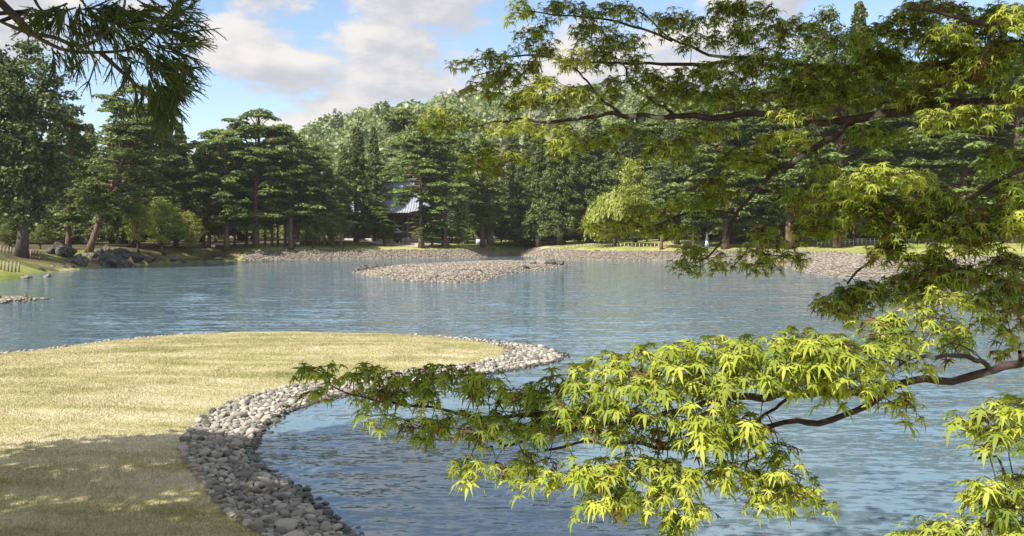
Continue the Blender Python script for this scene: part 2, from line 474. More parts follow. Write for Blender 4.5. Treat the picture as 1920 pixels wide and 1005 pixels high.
def bank_w(x):  return np.interp(x, [-45, -12, 0, 22, 34, 45], [5.5, 4.6, 5.0, 5.5, 9.0, 13.0])
def bank_h(x):  return np.interp(x, [-45, -30, -12, 0, 22, 34, 45], [1.5, 1.7, 1.5, 1.6, 1.6, 1.85, 2.1])
def far_z(P):
    P = np.asarray(P, float).reshape(-1, 2)
    d = -sdist(P, pond)                       # metres of land behind the waterline
    w = bank_w(P[:, 0]); h = bank_h(P[:, 0])
    z = np.where(d < 0, np.maximum(d * .35, -1.6), h * np.clip(d / w, 0, 1) ** .8)
    z = z + np.where(d > w, 1.25 * (1 - np.exp(-(d - w) / 16)), 0)
    z = z + np.where(d > w + 8, .12 * vnoise(P[:, 0], P[:, 1], .11, 3), 0)
    # mound under the leaning pine on the left
    z = z + np.where(d > 0, 1.0 * np.exp(-(((P[:, 0] + 44) / 5) ** 2 + ((P[:, 1] - 97) / 5) ** 2)), 0) * np.clip(d / 3, 0, 1)
    return z, d, w
gx = lines((-2500, -300, 220), (-300, -100, 20), (-100, -62, 2), (-62, 62, .7), (62, 100, 2), (100, 300, 20), (300, 2500, 220))
gy = lines((-600, -40, 80), (-40, 52, 4), (52, 132, .62), (132, 200, 3), (200, 400, 20), (400, 3000, 260))
GX, GY = np.meshgrid(gx, gy)
P = np.stack([GX.ravel(), GY.ravel()], 1)
z, d, w = far_z(P)
z = np.where((np.abs(P[:, 0]) > 90) & (d > 0) & (P[:, 1] < 60), z, z)
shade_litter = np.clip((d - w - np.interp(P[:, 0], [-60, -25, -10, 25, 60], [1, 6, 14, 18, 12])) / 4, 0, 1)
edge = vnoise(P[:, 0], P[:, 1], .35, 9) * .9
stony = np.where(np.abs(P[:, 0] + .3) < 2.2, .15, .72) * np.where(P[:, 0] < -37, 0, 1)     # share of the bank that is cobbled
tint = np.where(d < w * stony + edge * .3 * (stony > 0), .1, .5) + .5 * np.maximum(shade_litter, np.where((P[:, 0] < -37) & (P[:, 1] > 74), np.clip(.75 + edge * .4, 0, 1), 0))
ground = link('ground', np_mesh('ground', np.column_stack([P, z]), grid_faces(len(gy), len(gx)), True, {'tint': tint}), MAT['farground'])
tag(ground, 'grassy far bank and gravel beach around the pond', None, None, 'structure')

def gz(x, y): return float(far_z(np.array([[x, y]]))[0][0])

wx = np.array([-120, 120.]); 
water = link('pond_water', np_mesh('pond_water', [(-78, -28, 0), (84, -28, 0), (84, 128, 0), (-78, 128, 0)], np.array([[0, 1, 2, 3]])), MAT['water'])
tag(water, 'rippled blue pond water', None, None, 'structure')

# ------------------------------------------------------------------ near lawn spit and its cobble shore
wl_px = [(-420, 712), (-200, 684), (0, 663.5), (100, 653), (200, 641), (330, 628), (450, 622), (550, 621), (700, 624.5), (800, 629), (900, 636), (980, 645), (1030, 655), (1058, 667),
         (1050, 677), (1000, 688), (940, 698), (880, 707), (800, 717), (700, 734), (640, 746), (590, 757), (545, 772), (510, 791), (485, 816), (471, 845), (477, 866), (500, 886), (540, 908), (572, 934), (605, 962), (660, 1003), (740, 1065)]
water_edge = np.vstack([[(-60, 24)], [gp(x, y)[:2] for x, y in wl_px], [(1.5, 6.6), (4.5, 5.2), (10, 4.4), (22, 4.6), (45, 6), (60, 6), (60, -24), (-60, -24)]])
def zg(y): return np.interp(y, [11, 19], [.24, .11])
gl_px = [(-420, 712.5), (-200, 685), (0, 664), (100, 653), (200, 641), (330, 628.5), (450, 622.5), (550, 621.5), (700, 625), (800, 630), (870, 637), (930, 647), (953, 659), (938, 672), (880, 685), (800, 693), (700, 702), (600, 716), (545, 725), (490, 737),
         (440, 754), (400, 774), (362, 803), (346, 833), (355, 865), (385, 902), (412, 938), (440, 965), (490, 994), (560, 1040)]
grass_edge = np.vstack([[(-60, 22)], [gp(x, y, float(np.interp(y, [690, 860], [.11, .24])))[:2] for x, y in gl_px], [(0.6, 5.4), (3.5, 4.0), (10, 3.2), (22, 3.4), (45, 4.5), (58, 4.5), (58, -23), (-60, -23)]])
def densify(p, step=.25, smooth=2):
    out = []
    for a, b in zip(p, np.roll(p, -1, axis=0)):
        n = max(1, int(min(np.linalg.norm(b - a) / step, 40))); out += [a + (b - a) * k / n for k in range(n)]
    return np.array(out)
def near_z(P):
    P = np.asarray(P, float).reshape(-1, 2)
    dw = sdist(P, water_edge); dg = sdist(P, grass_edge)
    t = np.clip(dw / (dw - dg + 1e-6), 0, 1)
    zs = np.where(dw < 0, np.maximum(dw * .33, -1.0), .8 * zg(P[:, 1]) * t ** .85)
    zl = zg(P[:, 1]) + .18 * (1 - np.exp(-np.maximum(dg, 0) / 3.0)) + .02 * vnoise(P[:, 0], P[:, 1], .5, 5)
    zl = zl + 1.35 * smooth01(1 - (P[:, 1] + .10 * np.abs(P[:, 0]) - 1.2) / 4.2) * np.clip(dg / 1.0, 0, 1)
    s = smooth01((dg + .10) / .16)
    return zs * (1 - s) + zl * s, dw, dg
lx = lines((-62, -20, 1.5), (-20, -14, .3), (-14, 2.4, .11), (2.4, 6, .4), (6, 62, 2))
ly = lines((-26, 2, .8), (2, 8, .3), (8, 28, .11), (28, 30, .4))
LX, LY = np.meshgrid(lx, ly)
P = np.stack([LX.ravel(), LY.ravel()], 1)
z, dw, dg = near_z(P)
V = np.column_stack([P, z]); Fc = grid_faces(len(ly), len(lx))
fg = dg[Fc].mean(1)
dwf = dw[Fc].max(1)
def sub(V, Fs):
    u, inv = np.unique(Fs.ravel(), return_inverse=True); return V[u], inv.reshape(Fs.shape)
v_, f_ = sub(V, Fc[fg > 0]); lawn = link('lawn', np_mesh('lawn', v_, f_, True), MAT['lawn'])
tag(lawn, 'dry mown lawn on the curved spit in front', None, None, 'structure')
v_, f_ = sub(V, Fc[(fg <= 0) & (dwf > -2.5)]); shore = link('cobble_shore', np_mesh('cobble_shore', v_, f_, True), MAT['soil'])
tag(shore, 'rounded grey cobbles along the edge of the lawn spit', None, None, 'structure')

# cobbles: dart throwing on the strip between the water edge and the grass edge
def scatter_strip(n, x0, x1, y0, y1, cond):
    q = np.column_stack([rng.uniform(x0, x1, n), rng.uniform(y0, y1, n)]); return q[cond(q)]
stone_v = [lump(ICO[1][0], np.random.default_rng(s), .22, 1.6, 2) for s in range(8)]
stone_lo = [lump(ICO[0][0], np.random.default_rng(s), .22, 1.6) * 1.08 for s in range(8)]
stone_hi = [lump(ICO[2][0], np.random.default_rng(s), .22, 1.6, 3) for s in range(8)]
pts = []
q = scatter_strip(480000, -15, 2.2, 8.2, 27.5, lambda q: np.ones(len(q), bool))
zq, dwq, dgq = near_z(q)
keep = (dwq > -.20) & (dgq < .06) & ~(((q[:, 1] > 23.2) & (q[:, 0] < .1) | (q[:, 1] > 19) & (q[:, 0] < -6)) & (rng.random(len(q)) < .95))
q, dwq, dgq = q[keep], dwq[keep], dgq[keep]
rad = .0275 * np.exp(rng.normal(0, .36, len(q)))
rad = np.where(dwq < .05, rad * .95, rad)
order = np.argsort(-rad)
cell = {}; acc = []
for i in order:
    x, y = q[i]; r = rad[i]; cx_, cy_ = int(x / .10), int(y / .10); ok = True
    for a in (-1, 0, 1):
        for b_ in (-1, 0, 1):
            for j in cell.get((cx_ + a, cy_ + b_), ()):
                if (q[j, 0] - x) ** 2 + (q[j, 1] - y) ** 2 < (.80 * (r + rad[j])) ** 2: ok = False; break
            if not ok: break
        if not ok: break
    if ok and not (dwq[i] < -.02 and rng.random() < .72):
        cell.setdefault((cx_, cy_), []).append(i); acc.append(i)
acc = np.array(acc)
pos = q[acc]; pr = rad[acc]; zz = near_z(pos)[0]
scr = pr / pos[:, 1]
vis = (np.abs(pos[:, 0] / pos[:, 1] * F) < 940) & (HY + F * (EYE - zz) / pos[:, 1] < 1003)
rank = np.argsort(-(scr * vis)); big = set(rank[:300].tolist())
stone_mesh = []
for s in range(8):
    stone_mesh.append(np_mesh('cobblestone', stone_hi[s], ICO[2][1], True, {'tint': np.full(len(stone_hi[s]), s / 8)}))
    stone_mesh[-1].materials.append(MAT['cobble'])
wet_mesh = [me.copy() for me in stone_mesh]
for me in wet_mesh: me.materials.clear(); me.materials.append(MAT['wetcobble'])
wet = dwq[acc] < .09 + .05 * vnoise(pos[:, 0], pos[:, 1], 1.5, 12)
g_rest = Geo(); g_wet = Geo()
for i in range(len(pos)):
    r = pr[i]; sx, sy, sz = r * rng.uniform(1.0, 1.45), r * rng.uniform(.8, 1.1), r * rng.uniform(.55, .85)
    rz = rng.uniform(0, 2 * math.pi); tx, ty = rng.normal(0, .22, 2)
    loc = (pos[i, 0], pos[i, 1], zz[i] + sz * rng.uniform(.35, .8))
    if i in big:
        o = link('cobblestone', (wet_mesh if wet[i] else stone_mesh)[i % 8], None, shore, loc)
        o.scale = (sx, sy, sz); o.rotation_euler = (tx, ty, rz)
    else:
        Mx = np.array(Matrix.Rotation(rz, 3, 'Z') @ Matrix.Rotation(ty, 3, 'Y') @ Matrix.Rotation(tx, 3, 'X'))
        sv, sf = (stone_v[i % 8], ICO[1][1]) if pos[i, 1] < 17.5 else (stone_lo[i % 8], ICO[0][1])
        (g_wet if wet[i] else g_rest).add((sv * (sx, sy, sz)) @ Mx.T + loc, sf, rng.random())
rest = link('cobblestones', g_rest.mesh('cobblestones', True), MAT['cobble'], shore)
rest['kind'] = 'stuff'
link('wet_cobblestones', g_wet.mesh('wet_cobblestones', True), MAT['wetcobble'], shore)['kind'] = 'stuff'

# short grass on the lawn
n = 420000
yy = 8.0 + 19.5 * rng.random(n) ** 1.35; xx = rng.uniform(-14.5, 1.2, n)
ok = (np.abs(xx / yy) < .68)
q = np.column_stack([xx, yy])[ok]
zq, dwq, dgq = near_z(q)
k = dgq > -.02; q, zq = q[k], zq[k]
h = rng.uniform(.015, .042, len(q)) * (1 + .8 * np.clip(vnoise(q[:, 0], q[:, 1], 1.3, 2), 0, 1)); a = rng.uniform(0, 6.28, len(q)); wd = .004 + .0006 * q[:, 1]
base = np.column_stack([q, zq - .004]); dx = np.column_stack([np.cos(a), np.sin(a), np.zeros(len(q))]) * wd[:, None] / 2
tip = base + np.column_stack([rng.normal(0, .018, len(q)), rng.normal(0, .018, len(q)), h])
gv = np.stack([base - dx, base + dx, tip], 1).reshape(-1, 3)
n = 160000
qe = np.column_stack([rng.uniform(-14, 1.2, n), rng.uniform(8, 24, n)]); ze, _, de = near_z(qe)
k = (de > -.10) & (de < .08) & (vnoise(qe[:, 0], qe[:, 1], 2.2, 6) > -.35); qe, ze = qe[k], ze[k]
n = len(qe); a = rng.uniform(0, 6.28, n); b0 = np.column_stack([qe, ze - .01]); dx = np.column_stack([np.cos(a), np.sin(a), np.zeros(n)]) * .006
te = b0 + np.column_stack([rng.normal(0, .04, n), rng.normal(-.01, .04, n), rng.uniform(.04, .11, n)])
gv = np.concatenate([gv, np.stack([b0 - dx, b0 + dx, te], 1).reshape(-1, 3)])
gb = link('lawn_grass', np_mesh('lawn_grass', gv, np.arange(len(gv)).reshape(-1, 3)), MAT['blades'])
tag(gb, 'short dry yellow green grass covering the lawn spit', 'grass', None, 'stuff')

# ------------------------------------------------------------------ rocks, island, gravel
rock_mesh = []
for s in range(6):
    g_ = np.random.default_rng(40 + s)
    rock_mesh.append(lump(ICO[3][0], g_, .20, 1.6, 9))
def rock(name, loc, size, mat, label, cat='rock', group=None, rz=0.0, k=0, parent=None):
    key = ('rock', k % 6, mat)
    if key not in MAT:
        me = np_mesh('rock', rock_mesh[k % 6], ICO[3][1], False); me.materials.append(MAT[mat]); MAT[key] = me
    o = link(name, MAT[key], None, parent, loc)
    o.scale = size; o.rotation_euler = (R.uniform(-.2, .2), R.uniform(-.2, .2), rz)
    if parent is None: tag(o, label, cat, group)
    return o

isl_px = [(662, 511), (690, 517), (720, 522), (780, 528.5), (860, 530), (905, 527.5), (925, 521), (945, 515), (975, 510.5), (1010, 507), (1062, 500)]
isl = np.vstack([[gp(x, y)[:2] for x, y in isl_px], [(6.6, 92), (4.0, 96), (-3, 95), (-9, 88.5), (-13.2, 80)]])
def isl_z(P):
    d = sdist(P, isl)
    return np.where(d < 0, d * .3, .62 * (1 - np.exp(-np.maximum(d, 0) / 2.0)) + .05 * vnoise(P[:, 0], P[:, 1], .6, 8) * np.clip(d, 0, 1)), d
ix = np.arange(-18, 10, .3); iy = np.arange(55, 99, .4)
IX, IY = np.meshgrid(ix, iy); P = np.stack([IX.ravel(), IY.ravel()], 1); z, d = isl_z(P)
Fc = grid_faces(len(iy), len(ix)); Fc = Fc[d[Fc].max(1) > -2]
v_, f_ = sub(np.column_stack([P, z]), Fc)
island = link('gravel_island', np_mesh('gravel_island', v_, f_, True, {'tint': np.zeros(len(v_))}), MAT['farground'])
tag(island, 'low cobbled island in the middle of the pond', None, None, 'structure')
def pebbles(name, q, z, r0, r1, parent, sub_i=0, label=None, flat=.6):
    n = len(q); bv, bf = ICO[sub_i]
    r = rng.uniform(r0, r1, n); sc3 = np.column_stack([r * rng.uniform(.9, 1.4, n), r * rng.uniform(.8, 1.1, n), r * rng.uniform(flat * .8, flat * 1.2, n)])
    a = rng.uniform(0, 6.28, n); ca, sa = np.cos(a), np.sin(a)
    base = np.stack([lump(bv, np.random.default_rng(s), .25, 1.6) for s in range(6)])[rng.integers(0, 6, n)]
    w = base * sc3[:, None, :]
    x = w[..., 0] * ca[:, None] - w[..., 1] * sa[:, None]; y = w[..., 0] * sa[:, None] + w[..., 1] * ca[:, None]
    v = np.stack([x + q[:, :1], y + q[:, 1:2], w[..., 2] + (z + sc3[:, 2] * .4)[:, None]], -1).reshape(-1, 3)
    f = (bf[None] + (np.arange(n) * len(bv))[:, None, None]).reshape(-1, 3)
    t = np.repeat(rng.random(n), len(bv))
    o = link(name, np_mesh(name, v, f, True, {'tint': t}), MAT['bankcobble'], parent); o['kind'] = 'stuff'
    if label: o['label'] = label
    return o
q = np.column_stack([rng.uniform(-16, 8, 26000), rng.uniform(57, 97, 26000)]); z, d = isl_z(q); k = (d > -.15) & (rng.random(len(q)) < np.interp(q[:, 1], [58, 80, 97], [1, .8, .4]))
pebbles('cobblestones', q[k], z[k], .06, .14, island)
# far beach stones
n = 115000
q = np.column_stack([rng.uniform(-58, 62, n), rng.uniform(58, 128, n)])
z, d, w = far_z(q)
k = (d > -.2) & (d < w * np.where(np.abs(q[:, 0] + .3) < 2.2, .15, .74)) & (q[:, 0] > -37.5 + rng.normal(0, .8, n)) & (np.abs(q[:, 0] / q[:, 1]) < .67)
pebbles('bank_cobblestones', q[k], z[k], .08, .18, ground, flat=.5)

def on_far(px, D): x = (px - CX) * D / F; return np.array([x, D, gz(x, D)])
# island boulders
ib = [(1016, 86, .75, 'palerock', 'tallest pale boulder on the right end of the cobbled island'), (1034, 87, .62, 'rock', 'dark upright boulder beside the tallest one on the island'),
      (1049, 88, .55, 'rock', 'dark boulder at the very right tip of the island'), (1000, 84, .45, 'palerock', 'small pale boulder left of the tallest island boulder'),
      (984, 78, .55, 'rock', 'dark flat boulder on the right half of the island slope'), (671, 74.5, .50, 'rock', 'dark rock at the left tip of the island'),
      (684, 74, .62, 'rock', 'dark ridge rock second from the left tip of the island'), (700, 74, .55, 'rock', 'dark ridge rock third from the left tip of the island'),
      (714, 75, .50, 'rock', 'low dark rock where the left island ridge meets the cobbles'), (868, 67, .40, 'rock', 'thin dark rock in the middle of the island slope'), (896, 67.5, .38, 'rock', 'short dark rock right of the thin one on the island')]
for i, (px, D, s, mt, lb) in enumerate(ib):
    x = (px - CX) * D / F; zz_ = float(isl_z(np.array([[x, D]]))[0][0])
    thin = .45 if 'thin' in lb or 'flat' in lb or 'short' in lb else .8
    rock('boulder', (x, D, max(zz_, -.1) + s * thin * .35), (s * 1.15, s * .9, s * thin), mt, lb, 'boulder', 'boulders on the island', R.uniform(0, 6), i)
# gravel bar at the left edge
gb_c = gp(25, 565)
q = np.column_stack([rng.normal(gb_c[0] - .6, .55, 900), rng.normal(gb_c[1] + .3, .6, 900)])
bar_v = lump(ICO[3][0], np.random.default_rng(3), .1) * (1.6, 1.4, .30) + (gb_c[0] - .7, gb_c[1] + .3, -.12)
bar = link('gravel_bar', np_mesh('gravel_bar', bar_v, ICO[3][1], True, {'tint': np.zeros(len(bar_v))}), MAT['farground']); tag(bar, 'small pale gravel bar in the water at the left edge', None, None, 'structure')
hq = .18 * np.exp(-(((q[:, 0] - gb_c[0] + .4) / 1.5) ** 2 + ((q[:, 1] - gb_c[1] - .3) / 1.2) ** 2)) - .02
pebbles('cobblestones', q, hq, .05, .11, bar)
rock('boulder', (gb_c[0] - 1.05, gb_c[1] - .2, .14), (.62, .5, .42), 'rock', 'dark rounded boulder on the gravel bar at the left edge', 'boulder', None, .5, 2)
rock('boulder', (gb_c[0] + .35, gb_c[1] + .5, .26), (.12, .12, .2), 'palerock', 'small upright stone on the gravel bar', 'stone', None, 1.5, 3)
# rock pile under the leaning pine and stones along the left shore
pile = [(196, 497, .75), (212, 492, .8), (222, 484, .7), (205, 480, .75), (190, 486, .6), (178, 494, .5), (232, 493, .65), (240, 497, .5), (216, 472, .7), (199, 468, .6), (228, 474, .8), (170, 482, .7), (184, 474, .6), (160, 496, .4), (236, 480, .55), (120, 470, .9), (108, 466, .7), (132, 474, .8), (146, 484, .7), (96, 470, .6)]
for i, (px, py, s) in enumerate(pile):
    D = 88 + (497 - py) * .13 if px > 155 else 84 + (497 - py) * .1
    x = (px - CX) * D / F; zz_ = EYE - (py - HY) * D / F
    rock('boulder', (x, D, zz_), (s * R.uniform(.9, 1.5), s * 1.1, s * R.uniform(.7, 1.0)), 'rock', 'dark weathered rock in the pile below the leaning pine' if px > 155 else 'dark rock in the shaded bank left of the leaning pine', 'rock', 'rocks piled below the leaning pine' if px > 155 else 'rocks in the shaded left bank', R.uniform(0, 6), i)
for i, (px, py, s, lb) in enumerate([(45, 522, .40, 'flat stone in the water off the left grass spit'), (54, 520, .32, 'smaller stone right of the flat one off the left grass spit'), (90, 519.5, .35, 'lone pale stone standing in the water near the left shore'),
        (98, 507, .35, 'upright pale stone on the left waterline'), (145, 503, .3, 'small white stone on the left waterline'), (155, 502.5, .34, 'white stone right of the small one on the left waterline'), (250, 498.5, .3, 'low stone in the water right of the rock pile')]):
    p = gp(px, py); rock('shore_stone', p + (0, 0, .06), (s * 1.2, s, s * .6 if px != 98 else s * 1.8), 'palerock', lb, 'stone', None, R.uniform(0, 6), i + 2)

for i, (px, py, s_) in enumerate([(70, 511, .5), (84, 509.5, .4), (112, 506, .55), (126, 505, .5), (138, 503, .6), (170, 500, .55), (258, 496, .5), (272, 495, .4), (290, 494, .5), (310, 493, .4), (335, 491.5, .5), (352, 490.5, .4), (372, 490, .5), (392, 489.5, .45), (410, 489, .5), (150, 494, .7), (280, 489, .6), (325, 486, .5), (255, 486, .7), (125, 492, .7), (100, 497, .6)]):
    p = gp(px, py) if py > 488.5 and px > 60 and i < 15 else None
    if p is None: D = 92 if px > 200 else 84; p = np.array([(px - CX) * D / F, D, EYE - (py - HY) * D / F])
    rock('boulder', p + (0, .4, .1), (s_ * R.uniform(1, 1.7), s_, s_ * R.uniform(.6, .9)), 'rock', 'dark low rock along the shaded left waterline', 'rock', 'rocks along the shaded left waterline', R.uniform(0, 6), i + 1)

# bright grass spit at the far left
sp = densify(np.array([gp(-80, 530)[:2], gp(10, 527)[:2], gp(40, 523)[:2], gp(50, 519)[:2], gp(20, 514.5)[:2], gp(-80, 512)[:2]]), .4)
sx = np.arange(-56, -36, .25); sy = np.arange(56, 76, .25); SX, SY = np.meshgrid(sx, sy); P = np.stack([SX.ravel(), SY.ravel()], 1)
d = sdist(P, sp); Fc = grid_faces(len(sy), len(sx)); Fc = Fc[d[Fc].max(1) > -.6]
v_, f_ = sub(np.column_stack([P, np.where(d < 0, d * .9, .62 * (1 - np.exp(-np.maximum(d, 0) / .9)))]), Fc)
m = M('green_turf'); v = m.coords(); nz = m.noise(v, 1.6, 5, .6); m.bsdf(m.ramp(nz, [(.3, (.13, .18, .035)), (.7, (.27, .29, .08))]), .95, nz, .1, spec=.1); MAT['turf'] = m.m
tag(link('grass_spit', np_mesh('grass_spit', v_, f_, True), MAT['turf']), 'small bright grass spit at the left edge', None, None, 'structure')

# sand path to the hall, laid on the far bank
def sheet(name, pts, mat, lift, label, step=.8):
    poly = np.array(pts); x0, y0 = poly.min(0); x1, y1 = poly.max(0)
    ax = np.arange(x0, x1 + step, step); ay = np.arange(y0, y1 + step, step); AX, AY = np.meshgrid(ax, ay); P = np.stack([AX.ravel(), AY.ravel()], 1)
    d = sdist(P, poly); Fc = grid_faces(len(ay), len(ax)); Fc = Fc[d[Fc].mean(1) > 0]
    v_, f_ = sub(np.column_stack([P, far_z(P)[0] + lift]), Fc)
    return tag(link(name, np_mesh(name, v_, f_, True), MAT[mat]), label, None, None, 'structure')
sheet('path', [(-21, 127), (-14, 126), (-11, 132), (-13, 139), (-24, 139), (-24, 133)], 'sand', .05, 'pale sand path leading to the tiled hall')
sheet('sand_strip', [(4, 132), (40, 122), (64, 100), (66, 103), (42, 126), (5, 135.5)], 'sand', .05, 'pale sand walk behind the far bank')

# ------------------------------------------------------------------ trees: prototypes
def crown_geo():
    return Geo()
def pad(G, c, rx, rz, n, L, W, tint, g, flat=.55, droop=.0):
    a = g.uniform(0, 2 * math.pi, n); r = np.sqrt(g.random(n)) * rx
    x, y = r * np.cos(a), r * np.sin(a)
    z = rz * (1 - (r / rx) ** 2) * g.uniform(.1, 1, n) - droop * (r / rx) ** 2 + g.normal(0, rz * .15, n)
    nrm = unit(np.column_stack([g.normal(0, flat, n) + .5 * x / rx, g.normal(0, flat, n) + .5 * y / rx, np.ones(n)]))
    ax = np.column_stack([np.cos(a), np.sin(a), np.full(n, .15)]) + g.normal(0, .6, (n, 3))
    ax = ax - nrm * (ax * nrm).sum(1, keepdims=True)
    v, f = cards(np.column_stack([x, y, z]) + c, ax, nrm, L * g.uniform(.7, 1.3, n), W * g.uniform(.7, 1.3, n))
    G.add(v, f, np.repeat(np.clip(tint + g.normal(0, .12, n), 0, 1), 4))

def make_pine(seed, H=20., base=.24, Rm=5.2, nb=44, lean=(0, 0), cards_n=120, leaders=4):
    """red pine: bare lower trunk, layered pads on spreading limbs, several rounded leaders on top"""
    g = np.random.default_rng(seed); T, C = Geo(), Geo()
    hs = np.linspace(0, 1, 14)
    wob = np.column_stack([np.sin(hs * 4 + g.uniform(0, 6)), np.sin(hs * 5 + g.uniform(0, 6))]) * .5 * hs[:, None]
    path = np.column_stack([lean[0] * hs + wob[:, 0], lean[1] * hs + wob[:, 1], H * hs * .97])
    T.add(*tube(path, .38 * (1 - .8 * hs) + .04 + .16 * np.exp(-hs * 30), 9))
    at = lambda u: np.array([np.interp(u, hs, path[:, k]) for k in range(3)])
    def limb(p0, p2, arc, r0, n=6):
        br = bez(p0, (p0 + p2) / 2 + np.array([0, 0, arc]), p2, n); T.add(*tube(br, np.linspace(r0, .03, n), 5, False)); return br
    def pads(br, fr, rr, tt):
        c = br[min(len(br) - 1, int(fr * (len(br) - 1) + .5))] + np.array([g.normal(0, .55), g.normal(0, .55), g.normal(.05, .18)])
        rx = rr * g.uniform(.75, 1.45); pad(C, c, rx, .30 * rx, int(cards_n * rx * rx * .60), .56, .21, float(np.clip(tt + g.normal(0, .15), 0, 1)), g, .55, .14)
    for i in range(nb):
        s_ = ((i + g.random()) / nb) ** 1.1; u = base + (.86 - base) * s_
        env = Rm * float(np.interp(s_, [0, .2, .6, 1], [.60, .95, 1.0, .62])) * g.uniform(.5, 1.12)
        az = i * 2.399 + g.normal(0, .5); dv = np.array([math.cos(az), math.sin(az), 0])
        p0 = at(max(u - .05, .05)); rise = g.uniform(-.12, .22) * env - (.14 * env if s_ < .3 else 0)
        br = limb(p0, p0 + dv * env + np.array([0, 0, rise]), .10 * env, .12 * (1.1 - .5 * s_)); tt = g.uniform(.15, .85)
        for fr, rr in ((1, .95), (.78, 1.1), (.55, .95)): pads(br, fr, rr, tt)
    ld = [(np.array([0., 0, 0]) + at(1.0), 1.0)]
    for k in range(leaders):
        az = k * 6.283 / leaders + g.uniform(-.5, .5); rr = Rm * g.uniform(.32, .55)
        ld.append((np.array([math.cos(az) * rr, math.sin(az) * rr, 0]) + at(g.uniform(.84, .95)), .9))
    for p, k in ld:
        br0 = limb(at(.6), p, .4, .16, 7)
        for j in range(13):
            dv = unit(g.normal(size=3)); dv[2] = abs(dv[2]) * .75 - .25
            q_ = p + dv * np.array([2.0, 2.0, 1.5]) * k * g.uniform(.5, 1.05) - (0, 0, .6)
            br = limb(br0[4], q_, .2, .05, 4); pads(br, 1, .82, g.uniform(.3, .95))
    return T.mesh('trunk', True), C.mesh('crown')

def make_cedar(seed, H=24., base=.12, Rm=3.2, n=230, dark=.4):
    g = np.random.default_rng(seed); T, C = Geo(), Geo()
    hs = np.linspace(0, 1, 10); path = np.column_stack([.1 * np.sin(hs * 5), .1 * np.cos(hs * 4), H * hs])
    T.add(*tube(path, .42 * (1 - .93 * hs) + .15 * np.exp(-hs * 30), 8))
    for i in range(n):
        s = (i + g.random()) / n; s = s ** .9; u = base + (1 - base) * s
        env = Rm * (1 - s) ** .75 * g.uniform(.75, 1.12) + .25
        az = i * 2.399 + g.normal(0, .5); dirv = np.array([math.cos(az), math.sin(az), 0])
        c = np.array([0, 0, H * u]) + dirv * env * g.uniform(.45, 1) + np.array([0, 0, -.2 * env])
        if i % 3 == 0: T.add(*tube(np.array([[0, 0, H * u], c * .5 + np.array([0, 0, H * u * .5 + .1]), c]), np.array([.06, .045, .02]), 4, False))
        k = int(85 * (1.15 - .6 * s)); rr = (.95 - .5 * s) * g.uniform(.8, 1.2)
        q_ = unit(g.normal(size=(k, 3))) * (g.random((k, 1)) ** .4) * (rr, rr, rr * .8)
        q_[:, 2] -= .35 * (q_ @ dirv) ** 2
        nrm = unit(q_ + np.array([0, 0, .5]) + g.normal(0, .45, (k, 3))); ax = np.cross(nrm, g.normal(size=(k, 3))) + dirv * .6 + np.array([0, 0, -.5])
        v, f = cards(q_ + c, ax, nrm, .42 * g.uniform(.7, 1.3, k), .22 * g.uniform(.7, 1.3, k))
        C.add(v, f, np.repeat(np.clip(g.uniform(0, .9) + g.normal(0, .1, k), 0, 1), 4))
    return T.mesh('trunk', True), C.mesh('crown')

def make_broad(seed, H=11., base=.2, Rm=4., n=120, leaf=.30, k=110, cl=.95, shape='round', limb=14):
    g = np.random.default_rng(seed); T, C = Geo(), Geo()
    hs = np.linspace(0, 1, 8); path = np.column_stack([.35 * np.sin(hs * 3 + seed), .35 * np.sin(hs * 4 + 2 * seed), H * .8 * hs])
    T.add(*tube(path, .26 * (1 - .85 * hs) * H / 11 + .1 * np.exp(-hs * 20), 8))
    cs = []
    for i in range(n):
        d = unit(g.normal(size=3)); r = g.random() ** .33
        s = (d[2] * r + 1) / 2
        wx = np.interp(s, [0, .3, .7, 1], [.75, 1, .8, .3]) if shape == 'round' else np.interp(s, [0, .3, .7, 1], [.6, .8, .95, .45])
        c = np.array([d[0] * r * Rm * wx, d[1] * r * Rm * wx, H * (base + (1 - base) * s)]); cs.append(c)
        rr = cl * g.uniform(.7, 1.25); q_ = unit(g.normal(size=(k, 3))) * (g.random((k, 1)) ** .45) * (rr * 1.15, rr * 1.15, rr * .6)
        nrm = unit(q_ * .8 + np.array([0, 0, .6]) + g.normal(0, .5, (k, 3))); ax = np.cross(nrm, g.normal(size=(k, 3)))
        v, f = cards(q_ + c, ax, nrm, leaf * g.uniform(.7, 1.3, k), leaf * .55 * g.uniform(.7, 1.3, k))
        C.add(v, f, np.repeat(np.clip(g.uniform(.1, .9) + g.normal(0, .1, k), 0, 1), 4))
    for c in cs[:limb * 2]:
        h = max(.15, min(.9, (c[2] / H - .18))); p0 = np.array([np.interp(h, hs, path[:, j]) for j in range(3)])
        T.add(*tube(bez(p0, (p0 + c) / 2 + (0, 0, .3), c, 5), np.linspace(.09, .02, 5) * H / 11, 5, False))
    return T.mesh('trunk', True), C.mesh('crown')

